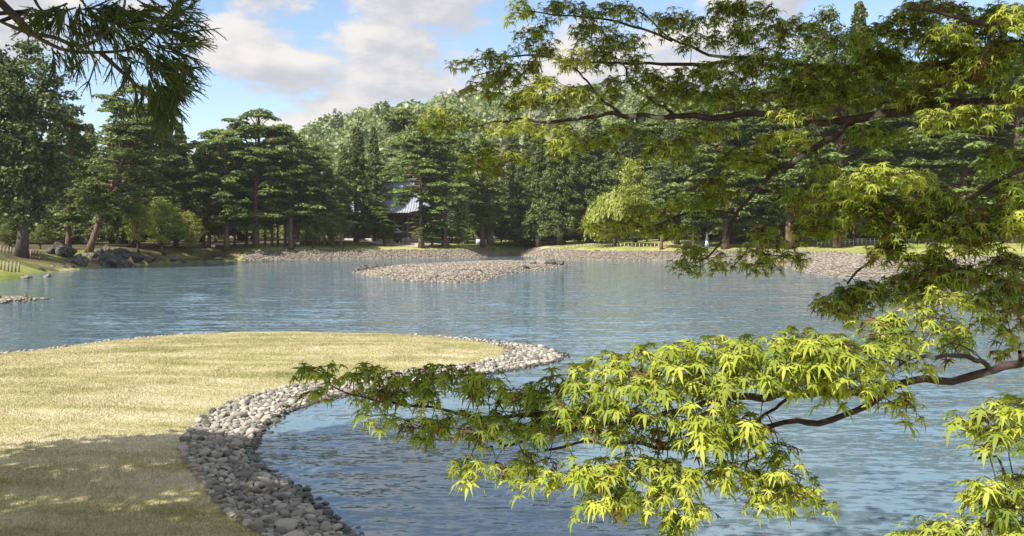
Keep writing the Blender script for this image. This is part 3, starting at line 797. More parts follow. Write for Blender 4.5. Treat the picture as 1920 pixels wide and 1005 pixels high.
def make_weeping(seed, H=7., Rm=4.4):
    g = np.random.default_rng(seed); T, C = Geo(), Geo()
    T.add(*tube(np.array([[0, 0, 0], [.1, 0, 1.5], [0, .1, 3], [.1, 0, H * .85]]), np.array([.3, .24, .2, .08]), 8))
    for i in range(560):
        a = g.uniform(0, 6.28); r = Rm * math.sqrt(g.random()) * g.uniform(.85, 1.05)
        r *= .86 + .16 * math.sin(3 * a + 1) + .08 * math.sin(7 * a); z0 = H * (1 - .52 * (r / Rm) ** 2.2) * (.95 + .09 * math.sin(2 * a + r) * math.sin(1.9 * r + 3 * a)) + g.normal(0, .18); ln = g.uniform(.8, 2.4) * (.5 + .7 * r / Rm)
        dirv = np.array([math.cos(a), math.sin(a), 0]); k = int(12 * ln)
        t = g.random(k)
        c = dirv * (r + .35 * np.sqrt(t))[:, None] + np.column_stack([g.normal(0, .1, k), g.normal(0, .1, k), z0 - ln * t])
        ax = np.column_stack([g.normal(0, .35, k), g.normal(0, .35, k), -np.ones(k)]) + dirv * .3
        nrm = dirv + g.normal(0, .4, (k, 3)) + np.array([0, 0, .35])
        v, f = cards(c, ax, nrm, .50 * g.uniform(.7, 1.3, k), .15)
        C.add(v, f, np.repeat(np.clip(g.uniform(.1, 1) + g.normal(0, .08, k), 0, 1), 4))
        if i % 40 == 0: T.add(*tube(bez((0, 0, 3), dirv * r * .6 + np.array([0, 0, z0 + .4]), dirv * r + np.array([0, 0, z0]), 6), np.linspace(.09, .02, 6), 4, False))
    return T.mesh('trunk', True), C.mesh('crown')

PRO = {}
def proto(key, fn, foliage, bark, *a, **k):
    t, c = fn(*a, **k); t.materials.append(MAT[bark]); c.materials.append(MAT[foliage]); PRO[key] = (t, c)
proto('pineA', make_pine, 'pine', 'pinebark', 1)
proto('pineB', make_pine, 'pine', 'pinebark', 2, Rm=6.2, nb=52, base=.20, leaders=6)
proto('pineF', make_pine, 'pine', 'pinebark', 15, Rm=5.4, nb=46, base=.32, lean=(6.5, 0), leaders=5)
proto('pineE', make_pine, 'pine', 'pinebark', 14, Rm=6.4, nb=46, base=.44, leaders=6)
proto('pineC', make_pine, 'pine', 'pinebark', 3, Rm=4.4, nb=44, base=.34, leaders=3)
proto('pineD', make_pine, 'pine', 'pinebark', 4, Rm=5.0, nb=54, base=.22, lean=(2.8, 0))
proto('cedarA', make_cedar, 'cedar', 'bark', 5)
proto('cedarB', make_cedar, 'cedar', 'bark', 6, Rm=3.9, n=260)
proto('broadA', make_broad, 'broad', 'bark', 7)
proto('broadB', make_broad, 'broad', 'bark', 8, Rm=3.2, n=80, k=90)
proto('brightA', make_broad, 'bright', 'bark', 9, Rm=3.4, n=80, k=90)
proto('bigleaf', make_broad, 'darkleaf', 'bark', 10, H=22., base=.12, Rm=5.2, n=300, leaf=.42, k=80, cl=1.1, shape='tall', limb=30)
proto('weep', make_weeping, 'bright', 'bark', 11)
def tree(kind, px, D, H, label, cat='tree', group=None, rz=None, wide=1.0, name=None, x=None, dz=0.0, land=.8):
    t, c = PRO[kind]; H0 = max(v.co.z for v in c.vertices) if False else c.get('_h', 0) or float(np.max(np.array([v[2] for v in c_bounds(c)])))
    x = (px - CX) * D / F if x is None else x
    for _ in range(60):
        d_, w_ = far_z(np.array([[x, D]]))[1:]
        if d_[0] > w_[0] * land: break
        D += 1.0; H += 1.0 * (H + 2 - EYE) / D; x = (px - CX) * D / F
    s = H / H0
    o = empty(name or {'p': 'pine_tree', 'c': 'cedar_tree', 'b': 'broadleaf_tree', 'w': 'weeping_tree'}[kind[0]], (x, D, gz(x, D) - .08 + dz), R.uniform(0, 6.28) if rz is None else rz, (s * wide, s * wide, s))
    link('trunk', t, None, o); link('crown', c, None, o)
    tag(o, label, cat, group); return o
_cb = {}
def c_bounds(me):
    if me.name not in _cb:
        co = np.empty(len(me.vertices) * 3, np.float32); me.vertices.foreach_get('co', co); co = co.reshape(-1, 3); _cb[me.name] = [co.min(0), co.max(0)]
    return _cb[me.name]
def topH(py, D): return EYE + (HY - py) * D / F - 2.0       # tree height whose top shows at photo row py

T_ = [  # kind, px, D, top row, label, cat, group, width
 ('bigleaf', 40, 70, 52, 'huge dark broadleaf tree cut by the left edge of the picture', 1.05),
 ('pineF', 166, 92, 175, 'pine with a leaning pale trunk above the rock pile', 1.0),
 ('pineB', 250, 107, 152, 'tall broad pine just right of the huge left tree', 1.0),
 ('pineA', 128, 97, 200, 'dark pine beside the huge tree on the left bank', .85),
 ('pineA', 330, 114, 246, 'lower pine in the dip between the two tall pine groups', .9),
 ('pineB', 480, 116, 198, 'tallest domed pine of the left centre clump', 1.05),
 ('pineA', 425, 112, 232, 'pine on the left flank of the tall domed pine', 1.0),
 ('pineC', 545, 114, 240, 'dark pine on the right flank of the tall domed pine', 1.1),
 ('pineB', 392, 114, 262, 'pine with bare lower trunks left of the domed clump', .8),
 ('pineA', 590, 124, 268, 'pine behind the maples right of the domed clump', .9),
 ('cedarB', 668, 128, 236, 'conical yellow green cedar left of the tiled hall', 1.15),
 ('cedarA', 700, 136, 238, 'thin cedar tip rising behind the tiled hall', .9),
 ('pineE', 790, 121, 215, 'broad layered pine towering in front of the tiled hall', 1.0),
 ('pineA', 835, 124, 262, 'dark pine on the right side of the tiled hall', .95),
 ('pineA', 760, 160, 205, 'pine top behind the broad layered pine', .9),
 ('broadB', 910, 124, 345, 'rounded olive tree over the small kiosk', 1.05),
 ('pineC', 905, 134, 252, 'pine standing behind the olive tree over the kiosk', 1.1),
 ('pineA', 970, 126, 330, 'lower pine right of the kiosk', 1.0),
 ('cedarB', 1050, 134, 205, 'dark cedar left of the weeping tree', 1.2),
 ('cedarA', 1010, 138, 225, 'dark cedar behind the lower pine by the kiosk', 1.2),
 ('cedarB', 1110, 136, 200, 'dark cedar directly behind the weeping tree', 1.2),
 ('brightA', 1190, 128, 295, 'small yellow green tree peeping over the weeping tree', .9),
 ('bigleaf', 1265, 120, 225, 'bushy broadleaf tree right of the weeping tree', .95),
 ('pineD', 1425, 96, 170, 'pine with a bare pale trunk at the right of centre', 1.0),
 ('pineB', 1360, 104, 150, 'broad pine behind the hanging maple twigs', 1.0),
 ('pineA', 1480, 104, 130, 'tall pine behind the long upper maple limb', 1.0),
 ('pineB', 1570, 98, 110, 'tall pine with dark trunk by the white picket fence', 1.0),
 ('pineC', 1640, 108, 100, 'slender pine behind the white picket fence', 1.1),
 ('pineB', 1720, 96, 120, 'dense pine behind the bright maple spray at right', 1.0),
 ('pineA', 1810, 92, 90, 'tall pine near the right edge behind the blue post', 1.1),
 ('pineB', 1900, 88, 80, 'dense pine at the right edge of the picture', 1.05),
 ('bigleaf', 1550, 118, 18, 'thin topped tall tree poking into the sky at right', .75),
 ('cedarA', 1612, 122, 12, 'narrow cedar spire against the sky at right', .8),
 ('brightA', 305, 95, 352, 'bright fresh maple on the left bank slope', 1.2),
 ('brightA', 356, 97, 375, 'fresh green maple at the right end of the left bank', 1.0),
 ('brightA', 258, 96, 362, 'yellowish maple behind the rock pile', .9),
 ('broadB', 590, 117, 385, 'low olive maple under the domed pine clump', 1.2),
 ('broadB', 625, 121, 372, 'spreading olive tree left of the conical cedar', 1.1),
 ('broadB', 548, 119, 400, 'small olive tree among bare trunks in the clump', 1.0),
 ('pineA', 860, 119, 392, 'low garden pine right of the hall forecourt', 1.0),
 ('pineD', 722, 128, 384, 'low spreading garden pine under the hall roof', 1.7),
 ('pineD', 812, 127, 380, 'low spreading garden pine right under the hall eaves', 1.6),
 ('broadB', 980, 122, 418, 'tiny pale trunked tree on the far lawn', .8),
 ('broadA', 20, 82, 400, 'leafy understorey tree behind the left picket fence', 1.0),
 ('broadA', 75, 92, 415, 'leafy understorey bush behind the left bank', 1.0),
 ('weep', 1152, 118, 350, 'rounded bright yellow green weeping tree on the far lawn', 1.0),
]
for i, (kd, px, D, top, lb, wd) in enumerate(T_):
    tree(kd, px, D, topH(top, D), lb, 'tree', None, wide=wd, rz=0.15 if kd == 'pineF' else (3.4 if kd == 'pineD' else None), land=.3 if kd == 'brightA' else .8)
# the wood behind: trees that nothing tells apart
g_ = np.random.default_rng(21)
for px in range(-30, 1960, 34):
    D = g_.uniform(138, 168) if px > 250 else g_.uniform(104, 130)
    top = np.interp(px, [0, 300, 340, 400, 600, 700, 900, 1100, 1400, 1700, 1920], [215, 228, 246, 240, 285, 275, 245, 225, 170, 130, 120]) + g_.uniform(-12, 45)
    kd = ['cedarA', 'cedarB', 'pineA', 'cedarA'][g_.integers(0, 4)]
    tree(kd, px + g_.uniform(-12, 12), D, topH(top, D), 'dark tree in the dense wood behind the shore pines', 'tree', 'dark trees of the wood behind the shore pines', wide=1.15, name='forest_tree')
# bare lower trunks of the grove in the clump
for i, px in enumerate([382, 440, 462, 497, 510, 521, 535, 560, 575, 608, 640, 1240, 1300, 1500, 1600, 1760]):
    D = g_.uniform(116, 122) if px < 1200 else g_.uniform(102, 112)
    tree('pineC', px, D, topH(300 + g_.uniform(-20, 30), D), 'pine trunk standing in the shaded grove under the taller pines', 'tree', 'smaller pines in the shaded grove', wide=.75)

# ------------------------------------------------------------------ hill with spring forest
hx = np.arange(-230, 420, 12.); hy = np.arange(190, 560, 12.)
HX, HYY = np.meshgrid(hx, hy)
def hill_z(x, y):
    crest = np.interp(x, [-230, -140, -105, -80, -50, -20, 30, 90, 200, 420], [30, 33, 42, 51, 59, 64, 64, 62, 56, 46])
    s = smooth01((y - 200) / 190) ; b = 1 - .5 * smooth01((y - 400) / 160)
    return 2 + (crest) * s * b + 2 * vnoise(x, y, .02, 4) * s + 1.5 * vnoise(x, y, .05, 6) * s
hill = link('hill', np_mesh('hill', np.column_stack([HX.ravel(), HYY.ravel(), hill_z(HX, HYY).ravel() - .3]), grid_faces(len(hy), len(hx)), True), MAT['hillsoil'])
tag(hill, 'wooded hill rising behind the pines', None, None, 'structure')
G = Geo(); g = np.random.default_rng(31)
for i in range(3000):
    x, y = g.uniform(-185, 190), g.uniform(235, 425)
    if y < 300 and g.random() < .55: continue
    zb = hill_z(np.array(x), np.array(y)); con = g.random() < .045
    r = g.uniform(1.9, 3.6) if g.random() < .7 else g.uniform(3.6, 5.6); h = r * g.uniform(.9, 1.3); k = 54
    t0 = g.uniform(0, .15) if con else float(np.clip(g.normal(.55, .2), .25, 1))
    if con:
        u = g.random(k); hh = r * 2.3; rr = (1 - u) * r * .75; a = g.uniform(0, 6.28, k)
        q_ = np.column_stack([rr * np.cos(a), rr * np.sin(a), u * hh]); nrm = unit(q_ * (1, 1, 0) + (0, 0, .4 * r))
    else:
        dd = unit(g.normal(size=(k, 3))); dd[:, 2] = np.abs(dd[:, 2]) * 1.0 - .15; q_ = dd * g.uniform(.75, 1.05, (k, 1)) * (r, r, h); q_[:, 2] += h * .5; nrm = unit(dd + g.normal(0, .35, (k, 3)))
    ax = np.cross(nrm, g.normal(size=(k, 3)))
    v, f = cards(q_ + (x, y, zb), ax, nrm, r * .42 * g.uniform(.6, 1.4, k), r * .30 * g.uniform(.6, 1.4, k))
    G.add(v, f, np.repeat(np.clip(t0 + g.normal(0, .05, k), 0, 1) if not con else np.full(k, t0), 4))
tag(link('hill_forest', G.mesh('hill_forest'), MAT['hill']), 'pale spring woodland covering the hill behind', 'woodland', None, 'stuff')
for px, py, hh, lb in [(708, 195, 9, 'dark cedar alone on the hill crest'), (622, 222, 13, 'slim dark cedar leftmost of the hillside conifers'), (640, 218, 15, 'broad dark cedar in the hillside conifer group'), (658, 222, 11, 'slim dark cedar rightmost of the hillside conifers'), (605, 232, 8, 'small dark conifer low on the hill shoulder')]:
    D = 345.; x = (px - CX) * D / F; t, c = PRO['cedarB']; zt = EYE + (HY - py) * D / F
    zb = float(hill_z(np.array(x), np.array(D))); hh2 = max(hh, zt - zb); s = hh2 / 24; zb = zt - hh2
    o = empty('cedar_tree', (x, D, zb - .5), R.uniform(0, 6), (s * 1.3, s * 1.3, s)); link('trunk', t, None, o); link('crown', c, None, o)
    tag(o, lb, 'tree')

# ------------------------------------------------------------------ understorey shrubs and grasses of the far bank
proto('shrubA', make_broad, 'broad', 'bark', 51, H=3.2, base=.05, Rm=2.3, n=34, leaf=.26, k=70, cl=.75, limb=4)
proto('shrubB', make_broad, 'darkleaf', 'bark', 52, H=3.6, base=.05, Rm=2.0, n=34, leaf=.26, k=70, cl=.75, limb=4)
g_ = np.random.default_rng(77)
for px in range(-20, 1950, 30):
    for D in ((g_.uniform(108, 118),) if px < 330 else (g_.uniform(128, 140), g_.uniform(140, 158))):
        if 670 < px < 945 and D < 142: continue
        if px > 1330: D -= 14
        tree('shrubA' if g_.random() < .4 else 'shrubB', px + g_.uniform(-14, 14), D, g_.uniform(2.6, 5.2), 'leafy shrub in the shaded undergrowth of the far wood', 'shrub', 'shrubs in the undergrowth of the far wood', wide=1.5, name='shrub')
G = Geo(); n = 9000
q = np.column_stack([rng.uniform(-34, 6, n), rng.uniform(120, 131, n)]); zq, dq, wq = far_z(q)
k = (dq > wq + 2.0) & (dq < wq + 5.0) & ~((q[:, 0] > -22.5) & (q[:, 0] < -11.5)); q, zq = q[k], zq[k]; n = len(q)
v, f = cards(np.column_stack([q, zq + .22]), np.column_stack([rng.normal(0, .3, n), rng.normal(0, .3, n), np.ones(n)]), np.column_stack([rng.normal(0, .5, n), -np.ones(n), np.zeros(n)]), rng.uniform(.35, .6, n), np.full(n, .12))
G.add(v, f, np.repeat(rng.random(n) * .6, 4))
tag(link('iris_bed', G.mesh('iris_bed'), MAT['broad']), 'strip of green iris leaves along the top of the far bank', 'plants', None, 'stuff')

# ------------------------------------------------------------------ hall, kiosk, incense shelter, posts and fences
def part(name, vf, mat, parent, off=(0, 0, 0)):
    v, f = vf; return link(name, np_mesh(name, np.asarray(v) , f), MAT[mat], parent, off)
hx0, hy0 = -21.6, 139.0; hz0 = gz(hx0, hy0)
hall = empty('temple_hall', (hx0, hy0, hz0)); tag(hall, 'wooden temple hall with blue grey tiled roof behind the pines', 'building')
part('stone_platform', box(-7.2, 7.2, -.8, 9.5, -.3, .5), 'stone', hall)
part('wall', box(-5.6, 5.6, 1.0, 8.6, .5, 4.6), 'wood', hall)
for i, x in enumerate(np.linspace(-5.8, 5.8, 6)):
    part('column', (tube([(x, .7, .5), (x, .7, 4.7)], [.17, .17], 10)), 'greywood', hall)
for i, x in enumerate(np.linspace(-4.64, 4.64, 5)):
    dr = part('door_panel', box(x - .95, x + .95, .90, .98, .6, 3.4), 'greywood', hall)
    part('lattice', box(x - .8, x + .8, .85, .895, 1.9, 3.2), 'wood', dr)
part('beam', box(-6.1, 6.1, .55, .85, 4.3, 4.75), 'wood', hall)
# hipped roof with a curved slope
def roof(xw, y0, y1, ze, zr, rx, n=9, lift=.35):
    yc = (y0 + y1) / 2; V, Fq = [], []
    sec = []
    for k in range(n):
        t = k / (n - 1); z = ze + (zr - ze) * (t ** 1.35)
        w = xw + (rx - xw) * t; a, b = y0 + (yc - y0) * t, y1 + (yc - y1) * t
        up = lift * (1 - t) ** 3
        sec.append([(-w, a, z + up), (-w * .5, a, z), (0, a, z), (w * .5, a, z), (w, a, z + up), (w, b, z + up), (0, b, z), (-w, b, z + up)])
    V = np.array(sec).reshape(-1, 3); m_ = 8
    for k in range(n - 1):
        for j in range(m_): Fq.append([k * m_ + j, k * m_ + (j + 1) % m_, (k + 1) * m_ + (j + 1) % m_, (k + 1) * m_ + j])
    return V, np.array(Fq)
RZ0, RZ1 = 4.9, 10.6
V, Fq = roof(8.0, -1.6, 10.8, RZ0, RZ1, 4.2)
ro = link('roof', np_mesh('roof', V, Fq), MAT['tile'], hall)
part('eave_board', box(-7.7, 7.7, -1.45, 10.6, RZ0 - .28, RZ0 - .02), 'wood', hall)
part('ridge', box(-4.4, 4.4, 4.3, 4.9, RZ1 - .1, RZ1 + .55), 'tile', ro)
for x in np.arange(-7.2, 7.21, .45):
    pts_ = []
    for k in range(9):
        t = k / 8; w = 8.0 + (4.2 - 8.0) * t
        if abs(x) > w: break
        lift = .35 * (1 - t) ** 3 * max(0, (abs(x) / w - .5) * 2)
        pts_.append((x, -1.6 + 6.2 * t, RZ0 + (RZ1 - RZ0) * t ** 1.35 + .03 + lift))
    if len(pts_) > 1: link('tile_rib', np_mesh('tile_rib', *tube(pts_, [.10] * len(pts_), 5)), MAT['tile'], ro)
# incense shelter in front of the hall
ix0, iy0 = (745 - CX) * 133 / F, 133.; iz0 = gz(ix0, iy0)
inc = empty('incense_shelter', (ix0, iy0, iz0)); tag(inc, 'small open shelter with green pyramid roof over a dark burner', 'shelter')
for sx_ in (-1, 1):
    for sy_ in (-1, 1): part('post', box(sx_ * .62 - .05, sx_ * .62 + .05, sy_ * .62 - .05, sy_ * .62 + .05, 0, 1.75), 'wood', inc)
V, Fq = roof(1.05, -1.05, 1.05, 1.75, 2.55, .05, 5, .1); part('roof', (V, Fq), 'copper', inc)
a_ = np.linspace(0, 2 * math.pi, 14, endpoint=False)
part('burner', tube([(0, 0, .15), (0, 0, .4), (0, 0, .75), (0, 0, .85)], [.2, .42, .46, .5], 14), 'bronze', inc)
for dx_, lb in ((-1.6, 'square stone block left of the incense shelter'), (1.5, 'square stone block right of the incense shelter')):
    o = link('stone_block', np_mesh('stone_block', *box(-.42, .42, -.42, .42, 0, 1.0)), MAT['stone'], None, (ix0 + dx_, iy0 + .4, gz(ix0 + dx_, iy0 + .4))); tag(o, lb, 'stone block')
# kiosk
kx, ky = (903 - CX) * 143 / F, 143.; kz = gz(kx, ky)
kio = empty('kiosk', (kx, ky, kz)); tag(kio, 'small dark kiosk with a pale blue counter under the olive tree', 'kiosk')
for x in (-.95, 0.05): part('counter_panel', box(x - .02, x + .92, -.9, -.82, .05, .95), 'paleblue', kio)
part('side_wall', box(1.15, 2.05, -.85, .9, 0, 2.35), 'greywood', kio)
part('back_wall', box(-1.0, 1.1, .8, .9, 0, 2.35), 'wood', kio)
part('post', box(-1.12, -1.0, -.9, -.78, 0, 2.35), 'wood', kio); part('roof', box(-1.4, 2.3, -1.25, 1.2, 2.35, 2.5), 'wood', kio)
# posts, signs and fences
def lathe(prof, n=12): return tube([(0, 0, z) for z, r in prof], [r for z, r in prof], n)
for px, D, h, c1, c2, lb in [(1325.5, 113, 2.1, 'white', 'paleblue', 'white blue bottle shaped post on the far grass'), (1832, 80, 2.3, 'white', 'blue', 'white post with a bright blue foot near the right pines'), (1444, 112, 1.9, 'stone', 'stone', 'pale stone lantern shaped marker behind the bare trunk')]:
    x = (px - CX) * D / F
    o = empty('marker_post', (x, D, gz(x, D))); tag(o, lb, 'post')
    part('foot', lathe([(0, .30), (.1, .29), (h * .42, .22)]), c2, o); part('shaft', lathe([(h * .42, .21), (h * .75, .16), (h * .82, .09), (h * .97, .08), (h, .05)]), c1, o)
for px, D, lb in [(867, 132, 'small white sign in the iris strip right of the path'), (558, 118.5, 'small white sign in front of the domed pine clump'), (400, 112, 'small white sign at the left end of the iris strip')]:
    x = (px - CX) * D / F; o = empty('plant_sign', (x, D, gz(x, D))); tag(o, lb, 'sign')
    part('stake', box(-.03, .03, -.02, .02, 0, .5), 'greywood', o); part('board', box(-.28, .28, -.05, -.02, .38, .72), 'white', o)
def picket(name, p0, p1, n, h, mat, label, rail=True, w=.05):
    p0, p1 = np.array(p0, float), np.array(p1, float); o = empty(name, (*p0, gz(*p0))); tag(o, label, 'fence')
    for k in range(n):
        q_ = p0 + (p1 - p0) * k / (n - 1); dz = max(gz(*q_), .5 if q_[0] < -30 else .0) - o.location.z; q_ = q_ - p0
        part('picket', box(q_[0] - w, q_[0] + w, q_[1] - w, q_[1] + w, dz - .1, dz + h * R.uniform(.85, 1.1)), mat, o)
    if rail:
        a, b = np.array([0, 0, h * .6]), np.array([*(p1 - p0), max(gz(*p1), .5 if p1[0] < -30 else 0) - o.location.z + h * .6])
        part('rail', tube([a, (a + b) / 2, b], [.035] * 3, 6), mat, o)
picket('picket_fence', (45.5 - 6, 104), (50, 98), 26, .75, 'white', 'white low picket fence behind the right beach')
picket('bamboo_fence', (2.0, 122.5), (24, 113.5), 44, .5, 'bamboo', 'low bamboo fence along the top of the far beach')
picket('rope_fence', (-51.5, 80.5), (-47.5, 81), 14, .75, 'greywood', 'rough wooden picket fence by the big trunk on the left')
picket('log_fence', (-42.6, 66.5), (-40.6, 66.2), 7, .8, 'greywood', 'short picket fence on the grass spit at the left edge')

# ------------------------------------------------------------------ foreground maple
LOBES = [(-122, .40, .055), (-80, .76, .088), (-38, .95, .105), (0, 1.04, .11), (38, .95, .105), (80, .76, .088), (122, .40, .055)]
def leaf_shape(seed=0, curl=.32):
    g = np.random.default_rng(seed); V = [(0, 0, 0)]; Fq = []
    n = len(LOBES); sin_i = []
    angs = [l[0] + g.normal(0, 3) for l in LOBES]
    sa = [angs[0] - 22] + [(angs[i] + angs[i + 1]) / 2 for i in range(n - 1)] + [angs[-1] + 22]
    for i, a in enumerate(sa):
        r = .10 if i in (0, n) else (.20 if i in (1, n - 1) else .27); t = math.radians(a); V.append((r * math.cos(t), r * math.sin(t), -.02)); sin_i.append(len(V) - 1)
    for i, (_, L, hw) in enumerate(LOBES):
        t = math.radians(angs[i]); L = L * g.uniform(.92, 1.06); c, s_ = math.cos(t), math.sin(t)
        b = len(V)
        for (u, v) in ((.52 * L, hw), (L, 0), (.52 * L, -hw)): V.append((u * c - v * -s_ * -1, u * s_ + v * c * -1, .02 if v else 0))
        Fq += [(sin_i[i], b, 0), (b, b + 1, b + 2), (b, b + 2, 0), (b + 2, sin_i[i + 1], 0)]
    V = np.array(V); r = np.linalg.norm(V[:, :2], axis=1)
    V[:, 2] += -curl * r ** 2 + .10 * np.abs(V[:, 1]) * 0
    return V, np.array(Fq)
def leaf_plain():
    a = np.radians([-150, -122, -100, -78, -58, -38, -19, 0, 19, 38, 58, 78, 100, 122, 150]); r = np.array([.1, .4, .2, .76, .27, .95, .27, 1.04, .27, .95, .27, .76, .2, .4, .1])
    V = np.vstack([[0, 0, 0], np.column_stack([r * np.cos(a), r * np.sin(a), -.3 * r ** 2])]); return V, np.array([[0, i, i + 1] for i in range(1, 15)])
LEAF_FAR = leaf_plain()
LEAF = [leaf_shape(s, c) for s, c in ((1, .28), (2, .42), (3, .55), (4, .36))]

trunk_base = np.array([3.4, 2.5, 0.0]); trunk_base[2] = float(near_z(trunk_base[None, :2])[0][0]) - .1
maple = empty('maple_tree', trunk_base); tag(maple, 'Japanese maple with young yellow green leaves reaching in from the right', 'tree')
trunk_path = smooth_path([trunk_base, (3.2, 2.6, 2.3), (3.05, 2.75, 3.3), (2.85, 2.9, 4.4), (2.5, 3.0, 5.6), (1.9, 2.9, 6.8), (1.2, 2.7, 7.7)], 22)
link('trunk', np_mesh('trunk', *tube(trunk_path - trunk_base, np.linspace(.13, .05, 22), 12), True), MAT['maplebark'], maple)
nodes = []; npath = []
def limb(pts, r0, r1, start=None, depth=True):
    p = [np.array(start)] if start is not None else []
    p += [dp(*q_) for q_ in pts] if depth else [np.array(q_) for q_ in pts]
    sp_ = smooth_path(p, max(14, 6 * len(p)))
    wob = np.column_stack([vnoise(np.arange(len(sp_)) * .45, np.zeros(len(sp_)) + k, 1, k) for k in range(3)]) * .012 * min(1, r0 / .02)
    sp_ = sp_ + wob; rr = np.linspace(r0, r1, len(sp_)) * (1 + .12 * vnoise(np.arange(len(sp_)) * .7, np.zeros(len(sp_)), 1, 5))
    link('branch', np_mesh('branch', *tube(sp_ - trunk_base, rr, 9), True), MAT['maplebark'], maple)
    base_l = min([np.linalg.norm(sp_[0] - n_) + l for n_, l in zip(nodes, npath)], default=0)
    s_ = np.concatenate([[0], np.cumsum(np.linalg.norm(np.diff(sp_, axis=0), axis=1))])
    nodes.extend(list(sp_[2:])); npath.extend(list(base_l + s_[2:]))
    return sp_
# lower limbs
B1 = limb([(1990, 676, 2.12), (1920, 688, 2.15), (1850, 695, 2.18), (1760, 712, 2.2), (1680, 728, 2.22), (1635, 752, 2.24), (1590, 780, 2.26), (1540, 791, 2.28), (1480, 793, 2.3), (1420, 800, 2.32), (1350, 826, 2.34), (1270, 832, 2.36), (1180, 836, 2.4), (1090, 832, 2.45), (1020, 846, 2.48)], .021, .004, (3.12, 2.68, 2.9))
limb([(1640, 745, 2.23), (1580, 737, 2.2), (1500, 740, 2.18), (1420, 745, 2.16), (1340, 753, 2.15), (1270, 768, 2.18), (1200, 790, 2.22), (1130, 796, 2.28), (1060, 810, 2.34), (960, 830, 2.42), (900, 822, 2.46)], .0125, .003)
limb([(1235, 780, 2.2), (1100, 776, 2.3), (1000, 776, 2.4), (922, 786, 2.46), (826, 767, 2.52), (744, 758, 2.58), (683, 748, 2.62), (635, 730, 2.66), (600, 708, 2.7)], .0085, .002)
limb([(1862, 692, 2.18), (1820, 672, 2.15), (1770, 668, 2.12), (1710, 674, 2.1), (1680, 688, 2.08)], .008, .003)
limb([(1425, 785, 2.3), (1480, 745, 2.2)], .005, .004)
limb([(1990, 960, 1.9), (1920, 930, 1.92), (1880, 900, 1.95), (1860, 850, 2.0), (1830, 860, 2.0)], .012, .003, (2.9, 2.2, 2.2))
limb([(1900, 940, 1.93), (1850, 985, 1.95), (1760, 1000, 1.98)], .007, .003)
# upper limbs
limb([(1990, 172, 3.35), (1920, 185, 3.4), (1850, 190, 3.45), (1750, 200, 3.5), (1660, 215, 3.55), (1600, 226, 3.6), (1540, 234, 3.65), (1480, 224, 3.72), (1400, 215, 3.8), (1300, 220, 3.9), (1200, 218, 4.0), (1120, 215, 4.1), (1050, 224, 4.2), (960, 226, 4.3), (880, 238, 4.4)], .030, .005, (2.9, 2.85, 4.2))
limb([(1605, 224, 3.6), (1540, 270, 3.62), (1500, 296, 3.66), (1461, 317, 3.7), (1409, 364, 3.72), (1378, 404, 3.75), (1356, 450, 3.78), (1331, 480, 3.8), (1300, 498, 3.82)], .018, .003)
limb([(1380, 398, 3.75), (1290, 400, 3.85), (1220, 425, 3.9), (1150, 415, 4.0)], .008, .002)
limb([(1990, 270, 3.0), (1920, 312, 3.02), (1850, 352, 3.05), (1780, 402, 3.08), (1720, 440, 3.1), (1660, 472, 3.14), (1620, 502, 3.18), (1585, 535, 3.2)], .018, .004, (2.95, 2.8, 3.9))
limb([(1269, 218, 3.93), (1231, 194, 3.98), (1203, 175, 4.02), (1181, 150, 4.05), (1165, 110, 4.1)], .010, .003)
limb([(1169, 216, 4.05), (1131, 190, 4.1), (1103, 156, 4.15), (1080, 130, 4.2), (1040, 110, 4.25)], .009, .003)
limb([(1990, 70, 3.8), (1900, 95, 3.85), (1800, 115, 3.9), (1700, 130, 3.95), (1560, 128, 4.0), (1480, 118, 4.05), (1394, 109, 4.1), (1316, 97, 4.15), (1262, 75, 4.2), (1231, 50, 4.25), (1200, 20, 4.3)], .026, .004, (2.75, 2.95, 4.8))
limb([(1400, 110, 4.1), (1347, 119, 4.15), (1269, 122, 4.2), (1175, 119, 4.3), (1090, 118, 4.35), (1000, 105, 4.4), (930, 108, 4.45), (870, 118, 4.5)], .011, .003)
limb([(1990, 62, 3.1), (1920, 54, 3.12), (1851, 47, 3.16), (1789, 31, 3.2), (1700, 20, 3.3)], .024, .006, (2.75, 2.95, 4.6))
limb([(1860, 60, 3.15), (1845, 100, 3.2), (1820, 150, 3.25), (1800, 190, 3.3)], .009, .005)
limb([(1262, 75, 4.2), (1150, 40, 4.35), (1060, 30, 4.4), (980, 20, 4.45)], .008, .003)
# unseen overhead limbs, added to carry the shading leaf clusters
limb([(1.6, 2.4, 7.2), (.4, 2.2, 7.6), (-.9, 2.0, 7.4), (-2.2, 1.8, 7.0)], .05, .012, (1.9, 2.9, 6.8), False)
limb([(1.6, 3.3, 6.9), (.6, 3.6, 7.0), (-.6, 3.6, 6.8), (-1.8, 3.5, 6.5)], .045, .012, (1.9, 2.9, 6.8), False)
limb([(2.2, 3.6, 6.0), (1.8, 4.4, 6.2), (1.2, 5.2, 6.4), (.2, 5.8, 6.5)], .04, .01, (2.5, 3.0, 5.6), False)
limb([(3.0, 3.6, 6.3), (3.4, 4.4, 6.8), (3.6, 5.2, 7.0)], .035, .01, (2.5, 3.0, 5.6), False)
limb([(1.9, 2.4, 6.0), (1.0, 1.9, 6.2), (.0, 1.5, 6.1), (-1.2, 1.2, 5.9), (-2.2, 1.0, 5.8)], .04, .01, (2.5, 3.0, 5.6), False)

